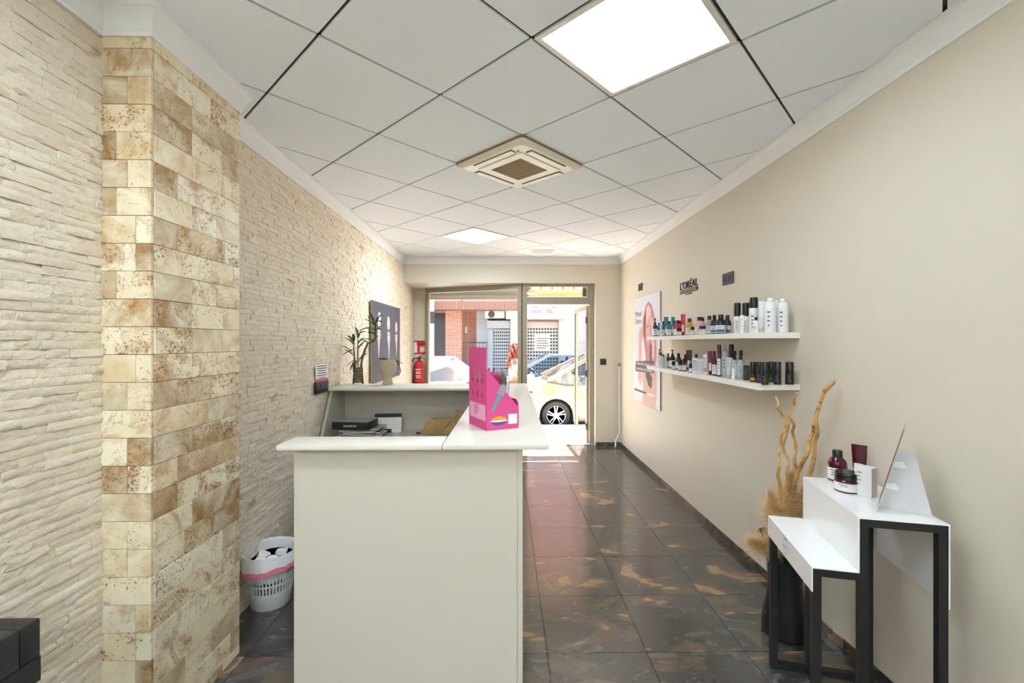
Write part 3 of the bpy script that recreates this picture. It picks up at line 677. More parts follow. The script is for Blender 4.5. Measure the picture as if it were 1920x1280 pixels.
# ================================================================== wall plates and signs
def plate(name, o, right, w, h, t, m, label, cat, parts=()):
    M = frame_mtx(o, right, (0, 0, 1)); th = thing(name, o, label, cat)
    obj('cover', MB().rbox((-w / 2, -h / 2, 0), (w / 2, h / 2, t), 0.002, 1).xf(M), m, th)
    return th, M
DG = mat('anthracite_plastic', (48, 48, 50), 0.4)
def socket(px, py, x, w, label):
    p = on_x(px, py, x); th, M = plate('wall_socket', (XR - 0.0002, p.y, p.z), (0, 1, 0), w, 0.09, 0.009, DG, label, 'socket')
    # right wall: right vector +y gives a normal of +x, so flip to face the room
    return th, M
def socket_r(px, py, w, label, n):
    p = on_x(px, py, XR); o = (XR - 0.0003, p.y, p.z); M = frame_mtx(o, (0, -1, 0), (0, 0, 1)); th = thing('wall_socket', o, label, 'socket')
    obj('cover', MB().rbox((-w / 2, -.044, 0), (w / 2, .044, .009), .002, 1).xf(M), mat('socket_grey', (72, 72, 75), .45), th)
    for k in range(n):
        cx = (k - (n - 1) / 2) * 0.071
        s_ = obj('socket_well', MB().lathe([(.022, .0085), (.0225, .0098), (.0195, .0098), (.0195, .0092), (0.0, .0090)], (0, 0, 0), 20).xf(M @ Matrix.Translation((cx, 0, 0))), BLK, th)
        obj('contact', MB().lathe([(.003, .0093), (.003, .0099), (0, .0099)], (0, 0, 0), 8).xf(M @ Matrix.Translation((cx - .0095, 0, 0))).merge(MB().lathe([(.003, .0093), (.003, .0099), (0, .0099)], (0, 0, 0), 8).xf(M @ Matrix.Translation((cx + .0095, 0, 0)))), ALUD, s_, False)
socket_r(1366, 522, 0.16, 'black double socket on the cream wall above the white spray cans', 2)
socket_r(1201.5, 538, 0.16, 'black double socket above the pink-haired portrait poster', 2)
p = on_y(1131, 678, YF); o = (p.x, YF - .0003, p.z)
th = thing('light_switch', o, 'black blank switch plate beside the shop door', 'switch'); M = frame_mtx(o, (1, 0, 0), (0, 0, 1))
obj('cover', MB().rbox((-.044, -.044, 0), (.044, .044, .009), .002, 1).xf(M), BLK, th); obj('rocker', MB().rbox((-.03, -.03, .009), (.03, .03, .011), .002, 1).xf(M), DG, th)
# three gang switch with an appointment card on the stone wall
p = on_x(600, 725, XL); o = (XL + 0.012, p.y, p.z); M = frame_mtx(o, (0, 1, 0), (0, 0, 1))
th = thing('light_switch', o, 'black three-gang switch on the stone wall below a white card', 'switch')
sw_w = on_x(612, 725, XL).y - on_x(588, 725, XL).y
obj('cover', MB().rbox((-sw_w / 2, -.045, -0.006), (sw_w / 2, .045, .009), .002, 1).xf(M), BLK, th)
for k in range(3): obj('rocker', MB().rbox((-.026 + (k - 1) * sw_w * .3, -.02, .009), (.026 + (k - 1) * sw_w * .3 - .006, .022, .0125), .002, 1).xf(M), DG, th)
p = on_x(600, 699, XL); o = (XL + 0.014, p.y, p.z); M = frame_mtx(o, (0.05, 1, 0), (0, 0, 1))
cd = thing('notice_card', o, 'white notice card with pink band above the black switch', 'card')
cw = sw_w * .86; ch = (716 - 684) * p.y / FPX
cs = obj('card', MB().rbox((-cw / 2, -ch / 2, 0), (cw / 2, ch / 2, .002), .0006, 1).xf(M), mat('card_white', (244, 243, 240), 0.5), cd)
obj('band', poly_mb([(-cw / 2, -ch / 2), (cw / 2, -ch / 2), (cw / 2, -ch / 2 + .025), (-cw / 2, -ch / 2 + .025)], .002, .0024).xf(M), mat('print_pink', (214, 84, 140), 0.5), cs, False)
ln = MB()
for k, wd_ in enumerate((.8, .85, .6, .7, .8, .5)):
    y = ch / 2 - .014 - k * .018; ln.merge(poly_mb([(-cw * wd_ / 2, y - .003), (cw * wd_ / 2, y - .003), (cw * wd_ / 2, y + .003), (-cw * wd_ / 2, y + .003)], .002, .0024))
obj('text_lines', ln.xf(M), mat('print_dark', (40, 40, 44), 0.6), cs, False)
# black lettering on the cream wall
pa = on_x(1276, 545, XR); pb = on_x(1309, 535, XR)
yc = (pa.y + pb.y) / 2; wl_ = abs(pa.y - pb.y)
lg = thing('wall_logo', (XR, yc, 1.9), 'black wall lettering L\'ORÉAL PROFESSIONNEL PARIS above the shelves', 'sign')
def wlogo(s, size, zc, wtarget, name, mtl, dep=0.006, base=0.0):
    t = text_mb(s, size, dep); xs = [v_[0] for v_ in t.v]; k = wtarget / (max(xs) - min(xs)); cx = (max(xs) + min(xs)) / 2
    ysv = [v_[1] for v_ in t.v]; cy = (max(ysv) + min(ysv)) / 2; hh = (max(ysv) - min(ysv)); k2 = size / hh
    t.v = [((v_[0] - cx) * k, (v_[1] - cy) * k2, v_[2]) for v_ in t.v]
    return obj(name, t.xf(frame_mtx((XR - dep / 2 - base, yc, zc), (0, -1, 0), (0, 0, 1))), mtl, lg, False)
zt = lambda py: on_x(1292, py, XR).z
wlogo("L'ORÉAL", (zt(522) - zt(540)) * .98, (zt(522) + zt(539.5)) / 2, wl_, 'letters', BLK)
z0, z1 = zt(547.5), zt(541); zb = MB().rbox((XR - .008, yc - wl_ / 2, z0), (XR - .0003, yc + wl_ / 2, z1), .001, 1); br_ = obj('name_bar', zb, BLK, lg)
t = wlogo('PROFESSIONNEL', (z1 - z0) * .6, (z0 + z1) / 2, wl_ * .94, 'letters', mat('cut_out_cream', (200, 192, 176), 0.6), .0006, .0081)
z0, z1 = zt(551.5), zt(549); br_ = obj('name_bar', MB().rbox((XR - .008, yc - .06, z0), (XR - .0003, yc + .06, z1), .001, 1), BLK, lg)
wlogo('PARIS', (z1 - z0) * .6, (z0 + z1) / 2, .08, 'letters', mat('cut_out_cream', (200, 192, 176), 0.6), .0006, .0081)
# ---------------------------------------------------------------- posters
def poster(name, o, right, W, H, base_m, edge_m, label):
    M = frame_mtx(o, right, (0, 0, 1)); th = thing(name, (o[0], o[1], o[2] - H / 2), label, 'poster')
    obj('board', MB().box((-W / 2, -H / 2, -0.012), (W / 2, H / 2, 0)).xf(M), edge_m, th, False)
    pr = obj('print', poly_mb([(-W / 2, -H / 2), (W / 2, -H / 2), (W / 2, H / 2), (-W / 2, H / 2)], 0.0001, 0.0008).xf(M), base_m, th, False)
    return th, pr, M
yn, yf = on_x(1240, 600, XR).y, on_x(1191, 600, XR).y
zt0, zb0 = on_x(1240, 545.5, XR).z, on_x(1240, 770, XR).z
W, H = yf - yn, zt0 - zb0
th, pr, M = poster('wall_poster', (XR - 0.014, (yn + yf) / 2, (zt0 + zb0) / 2), (0, -1, 0), W, H, mat('poster_pale', (222, 224, 232), 0.35, var=0.03, scale=2), mat('poster_edge', (176, 156, 124), 0.6), 'pale portrait poster of a pink-haired woman reading Metal Detox')
def U(x, y): return ((x - .5) * W, (.5 - y) * H)      # x from left, y from top, 0..1
def shape(name, pts, m, lv, par=pr): return obj(name, poly_mb([U(*p) for p in pts], 0.0008 + lv * .0003, 0.0010 + lv * .0003).xf(M), m, par, False)
SK = mat('print_skin', (222, 170, 156), 0.4, var=0.06, scale=6); SK2 = mat('print_skin_shade', (190, 128, 118), 0.4); HR = mat('print_rose_hair', (206, 142, 146), 0.4, var=0.14, scale=14); HR2 = mat('print_hair_light', (238, 202, 196), 0.4); HR3 = mat('print_hair_dark', (132, 78, 82), 0.4); TOP = mat('print_grey_top', (78, 74, 76), 0.5)
shape('figure', [(.40, .60), (.66, .56), (.86, .60), (.90, .80), (.86, 1.0), (.36, 1.0), (.40, .86), (.36, .74)], SK, 0)
shape('figure', [(.22, .40), (.32, .40), (.34, .52), (.30, .66), (.34, .76), (.28, .84), (.18, .78), (.20, .58)], SK, 1)
shape('figure', [(.22, .34), (.30, .28), (.37, .31), (.38, .40), (.30, .45), (.22, .42)], SK, 2)
shape('hair', [(.38, .22), (.48, .10), (.60, .06), (.72, .10), (.84, .22), (.88, .40), (.90, .56), (.84, .66), (.70, .62), (.62, .66), (.52, .60), (.46, .50), (.42, .38), (.34, .36)], HR, 1)
shape('face', [(.50, .20), (.64, .18), (.68, .28), (.66, .40), (.58, .46), (.52, .42), (.48, .32)], SK, 3)
shape('hair', [(.52, .12), (.60, .08), (.70, .14), (.72, .26), (.68, .28), (.66, .18), (.60, .22), (.54, .26)], HR2, 4); shape('hair', [(.70, .20), (.76, .22), (.82, .44), (.80, .58), (.74, .56)], HR2, 4)
shape('hair', [(.42, .22), (.50, .14), (.50, .30), (.46, .46), (.42, .36)], HR3, 4); shape('hair', [(.66, .44), (.74, .46), (.72, .60), (.64, .60)], HR3, 4)
shape('lips', [(.54, .395), (.58, .388), (.61, .395), (.58, .41)], mat('print_lips', (176, 84, 92), .4), 5); shape('eye', [(.52, .285), (.58, .278), (.61, .288), (.57, .294)], HR3, 5); shape('eye', [(.62, .282), (.66, .278), (.67, .286)], HR3, 5)
shape('top', [(.52, .58), (.60, .62), (.64, .70), (.74, .74), (.72, .84), (.60, .82), (.50, .74), (.50, .66)], TOP, 3)
DK = mat('print_ink', (30, 30, 34), 0.5); 
def ptext(s, x, y, size, m, lv, al='LEFT', wt=None):
    t = text_mb(s, size, .0002, al); px_, py_ = U(x, y)
    if wt:
        xs = [v_[0] for v_ in t.v]; k = wt * W / (max(xs) - min(xs)); t.v = [(v_[0] * k, v_[1], v_[2]) for v_ in t.v]
    return obj('lettering', t.xf(M @ Matrix.Translation((px_, py_, .001 + lv * .0003))), m, pr, False)
ptext('Metal', .05, .155, .095, DK, 3, wt=.26); ptext('Detox', .05, .225, .095, DK, 3, wt=.26)
BX = mat('print_grey_bar', (84, 82, 84), .5); PW = mat('print_white', (244, 244, 246), .5)
shape('text_bar', [(.07, .615), (.80, .590), (.80, .70), (.07, .715)], BX, 5)
ptext('Protección frente al daño del metal', .09, .632, .05, PW, 6, wt=.68); ptext('y resultado del color perfecto.', .09, .682, .05, PW, 6, wt=.66)
shape('text_bar', [(.02, .885), (.52, .885), (.52, .905), (.02, .905)], BX, 5); shape('text_bar', [(.54, .888), (.80, .888), (.80, .905), (.54, .905)], PW, 5)
for x in (.03, .97):
    for y in (.03, .97): obj('fixing_screw', MB().lathe([(.007, .0008), (.006, .003), (0, .0035)], (0, 0, 0), 10).xf(M @ Matrix.Translation((*U(x, y), 0))), ALU, th)
yn, yf = on_x(692, 600, XL).y, on_x(746, 600, XL).y
zt0, zb0 = on_x(692, 562, XL).z, on_x(692, 720, XL).z
W, H = yf - yn, zt0 - zb0
th, pr, M = poster('wall_poster', (XL + 0.028, (yn + yf) / 2, (zt0 + zb0) / 2), (0, 1, 0), W, H, mat('poster_slate', (92, 92, 100), 0.7, var=0.12, scale=1.5, spec=.15), mat('poster_wood_edge', (196, 160, 96), 0.6), 'dark slate poster of three made-up faces on the stone wall')
PS = mat('print_face_pale', (226, 186, 182), .4, var=0.05, scale=8); PD = mat('print_dark_hair', (70, 62, 66), .5)
for (cx, cy, s, ang) in ((.22, .30, 1.0, -.12), (.54, .33, 1.0, .10), (.84, .36, .85, 0.0)):
    def T(x, y): return (cx + x * s + ang * y * .4, cy + y * s)
    shape('face', [T(.052 * math.cos(a), .10 * math.sin(a) - .08) for a in [2 * math.pi * k / 18 for k in range(18)]], PS, 1)
    shape('face', [T(.05 * math.cos(a), .10 * math.sin(a) + .10) for a in [2 * math.pi * k / 18 for k in range(18)]], PS, 1)
    shape('neck', [T(-.03, .16), T(.03, .16), T(.02, .30), T(.0, .44), T(-.012, .30)], PS, 2)
    shape('band', [T(-.05, .005), T(.05, -.005), T(.05, .03), T(-.05, .04)], PD, 3)
    shape('eye', [T(-.035, .075), T(-.012, .07), T(-.012, .085), T(-.03, .088)], PD, 3); shape('eye', [T(.035, .075), T(.012, .07), T(.012, .085), T(.03, .088)], PD, 3)
    shape('lips', [T(-.018, .15), T(0, .142), T(.018, .15), T(0, .162)], mat('print_lips', (176, 84, 92), .4), 3)
# ---------------------------------------------------------------- fire extinguisher and its sign
YR = 7.27
def arc_mb0(c, r, z0, z1, a0, a1, n=8):
    vs = []
    for k in range(n + 1): a = a0 + (a1 - a0) * k / n; vs += [(c[0] + r * math.cos(a), c[1] + r * math.sin(a), z0), (c[0] + r * math.cos(a), c[1] + r * math.sin(a), z1)]
    return MB().add(vs, [(2 * k, 2 * k + 2, 2 * k + 3, 2 * k + 1) for k in range(n)])
p = on_y(785, 651, YR); o = (p.x, YR - .0005, p.z); s = 25 * YR / FPX
M = frame_mtx(o, (1, 0, 0), (0, 0, 1)); sg = thing('extinguisher_sign', o, 'red fire extinguisher pictogram sign on the recess wall', 'sign')
RED = mat('sign_red', (196, 22, 40), .4); 
pl = obj('plate', MB().rbox((-s / 2, -s / 2, 0), (s / 2, s / 2, .003), .0008, 1).xf(M), RED, sg); h_ = s / 2
ic = MB().merge(poly_mb([(-.68 * h_, -.8 * h_), (-.2 * h_, -.8 * h_), (-.2 * h_, .3 * h_), (-.32 * h_, .5 * h_), (-.56 * h_, .5 * h_), (-.68 * h_, .3 * h_)], .003, .0036)).merge(poly_mb([(-.52 * h_, .5 * h_), (-.34 * h_, .5 * h_), (-.2 * h_, .78 * h_), (-.6 * h_, .82 * h_), (-.78 * h_, .4 * h_), (-.7 * h_, .38 * h_)], .003, .0036))
for k in range(3):
    x = (.1 + .26 * k) * h_; ic.merge(poly_mb([(x, -.75 * h_), (x + .12 * h_, -.4 * h_), (x + .05 * h_, -.1 * h_), (x + .24 * h_, .3 * h_), (x + .24 * h_, -.1 * h_), (x + .3 * h_, -.45 * h_), (x + .1 * h_, -.75 * h_)], .003, .0036))
obj('pictogram', ic.xf(M), PW, pl, False)
ex = on_y(786, 700, YR - .09); ez = on_y(786, 668, YR - .09).z; r_ = 9.5 * 7.2 / FPX
fe = thing('fire_extinguisher', (ex.x, YR - .09, ez - .52), 'red fire extinguisher with black hose on the recess wall', 'extinguisher')
b0 = ez - .50; Rr = .078
EXR = mat('extinguisher_red', (200, 20, 34), .25, coat=.3)
cyl = obj('cylinder', MB().lathe([(0, b0), (Rr - .01, b0), (Rr, b0 + .02), (Rr, ez - .13), (Rr * .85, ez - .09), (Rr * .4, ez - .065), (.02, ez - .06), (.02, ez - .045), (0, ez - .045)], (ex.x, YR - .09, 0), 24), EXR, fe)
lb = obj('label', MB().lathe([(Rr + .0008, b0 + .10), (Rr + .0008, ez - .19)], (ex.x, YR - .09, 0), 24), mat('extinguisher_label', (206, 34, 46), .4, var=.1), cyl)
for k, (w_, zz, hh_) in enumerate(((.10, ez - .205, .012), (.08, ez - .232, .006), (.09, ez - .262, .016), (.095, ez - .30, .006), (.09, ez - .318, .006), (.095, ez - .336, .006))):
    obj('text_row', arc_mb0((ex.x, YR - .09), Rr + .0016, zz - hh_ / 2, zz + hh_ / 2, -math.pi / 2 - w_ * 6.0, -math.pi / 2 + w_ * 6.0), PW, lb, False)
obj('valve', MB().rbox((ex.x - .02, YR - .11, ez - .05), (ex.x + .02, YR - .07, ez - .01), .004, 1).tube([(ex.x, YR - .09, ez - .02), (ex.x + .05, YR - .10, ez - .012), (ex.x + .09, YR - .12, ez - .03)], .006).tube([(ex.x, YR - .09, ez - .01), (ex.x + .05, YR - .10, ez + .022), (ex.x + .085, YR - .12, ez + .035)], .006), BLK, fe)
obj('hose', MB().tube([(ex.x - .015, YR - .10, ez - .03), (ex.x - .07, YR - .13, ez - .03), (ex.x - .105, YR - .14, ez - .08), (ex.x - .11, YR - .14, ez - .2), (ex.x - .10, YR - .14, ez - .42)], [.009, .01, .011, .012, .017], 10), BLK, fe)
obj('bracket', MB().rbox((ex.x - .03, YR - .02, ez - .25), (ex.x + .03, YR - .0005, ez - .08), .003, 1), BLK, fe)
# white crank rod hanging in the corner beside the door
q = [on_y(1164.5, 686, 6.44), on_y(1163, 720, 6.44), on_y(1162, 790, 6.44), on_y(1161.5, 812, 6.43), on_y(1154.5, 826, 6.40), on_y(1153.5, 843, 6.38)]
q = [(min(v_.x, XR - .03), v_.y, max(v_.z, .012)) for v_ in q]; q[-1] = (q[-1][0], q[-1][1], .012)
ck = thing('crank_rod', q[-1], 'white metal shutter crank rod leaning in the corner by the door', 'rod')
obj('rod', MB().tube(q, .011, 8), WHT, ck); obj('eye_hook', MB().tube([(q[0][0] + .018 * math.cos(a), q[0][1], q[0][2] + .018 + .018 * math.sin(a)) for a in [2 * math.pi * k / 12 for k in range(12)]], .005, 6, True), ALUD, ck)
# ================================================================== hair products
def pm(c, rough=0.3, **k): return mat('pk_%d_%d_%d_%d' % (*c, int(rough * 100)), c, rough, **k)
CAPB = pm((20, 20, 20), 0.3); LBL = pm((232, 232, 230), 0.5); INK = pm((110, 110, 114), 0.6)
def arc_mb(c, r, z0, z1, a0, a1, n=10, sx=1.0):
    vs = []; fs = []
    for k in range(n + 1):
        a = a0 + (a1 - a0) * k / n; x, y = c[0] + r * math.cos(a), c[1] + r * math.sin(a); vs += [(x, y, z0), (x, y, z1)]
    for k in range(n): fs.append((2 * k, 2 * k + 2, 2 * k + 3, 2 * k + 1))
    return MB().add(vs, fs)
def facing(c): return math.atan2(-c[1] * .8, -c[0] * 1.2)      # the label looks towards the room
def label_round(par, c, r, z0, z1, m, lines=3, half=1.25, mark=None):
    a = facing(c); lb = obj('label', arc_mb(c, r + .0006, z0, z1, a - half, a + half, 12), m, par)
    t = MB(); h = z1 - z0
    for k in range(lines):
        zz = z1 - h * (.18 + .2 * k); w = (.75, .55, .65, .4)[k % 4] * half * .7
        t.merge(arc_mb(c, r + .001, zz - h * .035, zz + h * .035, a - w * .8, a + w * .5, 5))
    if t.v: tag(obj('print_lines', t, INK, lb, False), kind='stuff')
    if mark: obj('colour_band', arc_mb(c, r + .0011, z0 + h * .08, z0 + h * .42, a - half * .75, a + half * .75, 8), mark, lb)
    return lb
def product(kind, c, w, h, col, label, cat, cap=None, lab=None, mark=None, group=None, rough=0.28, turn=0.0):
    """c base centre, w width, h height; every product is a thing with its own parts"""
    col = pm(col, rough) if isinstance(col, tuple) else col; cap = cap or CAPB; lab = lab or LBL
    r = w / 2; x, y, z = c
    th = thing({'bottle': 'shampoo_bottle', 'pump': 'pump_bottle', 'tube': 'hair_cream_tube', 'jar': 'hair_mask_jar', 'can': 'spray_can', 'aero': 'aerosol_can', 'box': 'product_box', 'trig': 'spray_bottle', 'capcan': 'spray_can', 'foam': 'mousse_can'}[kind], c, label, cat, group)
    L = lambda prof, cc=c, seg=20: MB().lathe(prof, cc, seg)
    if kind == 'bottle':
        bh = h * .80; nr = r * .46
        b = obj('body', L([(r * .92, 0), (r, h * .02), (r, bh * .66), (r * .95, bh * .76), (r * .8, bh * .87), (nr * 1.15, bh * .96), (nr, bh), (nr, bh + h * .01), (0, bh + h * .01)]), col, th)
        label_round(b, c, r, h * .06 + z, bh * .56 + z, lab, 3, mark=mark)
        obj('cap', L([(nr * 1.12, bh * .985), (nr * 1.16, bh * .99), (nr * 1.12, h * .985), (nr * 1.04, h), (0, h)]), cap, th)
    elif kind == 'pump':
        bh = h * .66; nr = r * .42
        b = obj('body', L([(r * .94, 0), (r, h * .02), (r, bh * .78), (r * .85, bh * .9), (nr, bh), (0, bh)]), col, th)
        label_round(b, c, r, h * .06 + z, bh * .62 + z, lab, 3, mark=mark)
        obj('pump_collar', L([(nr * 1.1, bh * .98), (nr * 1.1, bh + h * .09), (nr * .5, bh + h * .11), (nr * .4, h * .9), (0, h * .9)]), cap, th)
        obj('pump_head', MB().rbox((x - nr * .7, y - nr * .7, z + h * .9), (x + nr * .7, y + nr * .7, z + h * .965), .002, 1).tube([(x, y, z + h * .945), (x - r * .5, y - r * .7, z + h * .95), (x - r * .9, y - r * 1.2, z + h * .925)], h * .02, 6), cap, th)
    elif kind == 'tube':
        a = facing(c) + math.pi / 2 + turn; ch = h * .14; rings = []
        for k in range(7):
            t = k / 6; zz = z + ch + (h - ch) * t; wx = r * (.9 + .16 * t); wy = r * (.9 * (1 - t) + .03); rr_ = []
            for q in range(16):
                b_ = 2 * math.pi * q / 16; u, v = wx * math.cos(b_), wy * math.sin(b_); rr_.append((x + u * math.cos(a) - v * math.sin(a), y + u * math.sin(a) + v * math.cos(a), zz))
            rings.append(rr_)
        b = obj('body', MB().loft(rings), col, th)
        n = Vector((math.cos(a - math.pi / 2), math.sin(a - math.pi / 2))); tt = Vector((math.cos(a), math.sin(a)))
        def P(s_, t): wy = r * (.9 * (1 - t) + .03); return (x + tt.x * s_ * r + n.x * (wy + .0012), y + tt.y * s_ * r + n.y * (wy + .0012), z + ch + (h - ch) * t)
        n = -n if n.dot(Vector((x, y))) > 0 else n
        lb = obj('label', MB().add([P(-.55, .04), P(.55, .04), P(.55, .42), P(-.55, .42)], [(0, 1, 2, 3)]), lab, b, False)
        obj('cap', L([(r * .62, 0), (r * .66, h * .01), (r * .66, ch * .98), (0, ch * .99)]), cap, th)
        obj('crimp', MB().prism([(x + tt.x * s_ * r * 1.06 + n.x * o_, y + tt.y * s_ * r * 1.06 + n.y * o_) for s_, o_ in ((-1, -.0016), (1, -.0016), (1, .0016), (-1, .0016))], z + h * .955, z + h), col, b, False)
    elif kind == 'jar':
        b = obj('body', L([(r * .93, 0), (r, h * .04), (r, h * .58), (r * .92, h * .63), (0, h * .63)]), col, th)
        label_round(b, c, r, h * .08 + z, h * .5 + z, lab, 2, mark=mark)
        obj('lid', L([(r * .94, h * .635), (r * .97, h * .66), (r * .97, h * .94), (r * .92, h), (0, h)]), cap, th)
    elif kind in ('can', 'capcan'):
        ch = h * (.30 if kind == 'can' else .44)
        b = obj('body', L([(r * .94, 0), (r, h * .012), (r, h - ch - h * .01), (r * .93, h - ch), (0, h - ch)]), col, th)
        label_round(b, c, r, h * .05 + z, (h - ch) * .8 + z, lab, 4, .9, mark)
        cp = obj('cap', L([(r * .95, h - ch), (r * .95, h * .97), (r * .86, h), (0, h)]), cap, th)
    elif kind == 'aero':
        b = obj('body', L([(r * .93, 0), (r, h * .012), (r, h * .78), (r * .92, h * .84), (r * .72, h * .89), (r * .56, h * .905), (0, h * .905)]), col, th)
        label_round(b, c, r, h * .06 + z, h * .7 + z, lab, 4, .8)
        obj('valve_ring', L([(r * .60, h * .895), (r * .60, h * .91), (0, h * .912)]), pm((150, 150, 152), .3), th)
        obj('nozzle', L([(r * .5, h * .912), (r * .5, h * .965), (r * .4, h), (0, h)]), col, th)
    elif kind == 'foam':
        b = obj('body', L([(r * .93, 0), (r, h * .012), (r, h * .74), (r * .9, h * .79), (r * .6, h * .81), (0, h * .81)]), col, th)
        label_round(b, c, r, h * .08 + z, h * .6 + z, lab, 3, .9)
        obj('nozzle', L([(r * .58, h * .80), (r * .5, h * .86), (r * .3, h * .93), (r * .2, h), (0, h)]).tube([(x, y, z + h * .88), (x + r * .5, y - r * .3, z + h * .87), (x + r * .85, y - r * .5, z + h * .84)], r * .13, 6), col, th)
    elif kind == 'trig':
        bh = h * .68; nr = r * .4
        b = obj('body', L([(r * .94, 0), (r, h * .012), (r, bh * .86), (r * .8, bh * .95), (nr, bh), (0, bh)]), col, th)
        label_round(b, c, r, h * .08 + z, bh * .75 + z, lab, 3, .9, mark)
        obj('collar', L([(nr * 1.25, bh * .98), (nr * 1.3, bh + h * .09), (nr * .8, bh + h * .1), (0, bh + h * .1)]), cap, th)
        obj('spray_head', MB().rbox((x - r * .42, y - r * .55, z + bh + h * .13), (x + r * .42, y + r * .42, z + h), .003, 2).tube([(x, y, z + bh + h * .08), (x, y, z + bh + h * .15)], nr * .8, 8).tube([(x, y - r * .4, z + h * .9), (x - r * .4, y - r * .8, z + bh + h * .1)], r * .09, 6), cap, th)
    elif kind == 'box':
        a = facing(c) + turn; M = Matrix.Translation(c) @ Matrix.Rotation(a + math.pi / 2, 4, 'Z')
        b = obj('carton', MB().rbox((-r, -r * .7, 0), (r, r * .7, h), .0008, 1).xf(M), col, th)
        lb = obj('front_print', MB().add([(-r * .8, -r * .7 - .0006, h * .12), (r * .8, -r * .7 - .0006, h * .12), (r * .8, -r * .7 - .0006, h * .86), (-r * .8, -r * .7 - .0006, h * .86)], [(0, 1, 2, 3)]).xf(M), lab, b, False)
        t = MB()
        for k in range(4): zz = h * (.78 - .13 * k); q = r * (.6, .4, .5, .3)[k]; t.add([(-r * .7, -r * .7 - .001, zz), (-r * .7 + q, -r * .7 - .001, zz), (-r * .7 + q, -r * .7 - .001, zz + h * .03), (-r * .7, -r * .7 - .001, zz + h * .03)], [(0, 1, 2, 3)])
        tag(obj('print_lines', t.xf(M), INK, lb, False), kind='stuff')
        if mark: obj('colour_band', MB().add([(-r * .8, -r * .7 - .001, h * .12), (r * .8, -r * .7 - .001, h * .12), (r * .8, -r * .7 - .001, h * .32), (-r * .8, -r * .7 - .001, h * .32)], [(0, 1, 2, 3)]).xf(M), mark, lb, False)
    return th
def on_shelf(kind, x0, x1, ytop, X, zb, col, label, cat, **k):
    """photo columns x0..x1 and top row give the size once the place on the shelf (X from the wall side) is known"""
    p = on_x((x0 + x1) / 2, 640, X); Y = p.y
    zb = zb if Y < Ym else zb - 0.002
    d = Y * math.cos(TH) + X * math.sin(TH)
    w = (x1 - x0) * d / FPX; top = EYE + (640 - ytop) * d / FPX
    w *= 0.97
    return product(kind, (X, Y, zb + .0005), w, top - zb, col, label, cat, **k)
GU = 'hair products on the upper shelves'; GL = 'hair products on the lower shelves'
TEAL = (18, 120, 140); BLUE = (22, 60, 140); NAVY = pm((18, 26, 60), .3); WH = (236, 236, 238)
B1, F1, M1 = 1.60, 1.475, 1.535
T_ = SZU
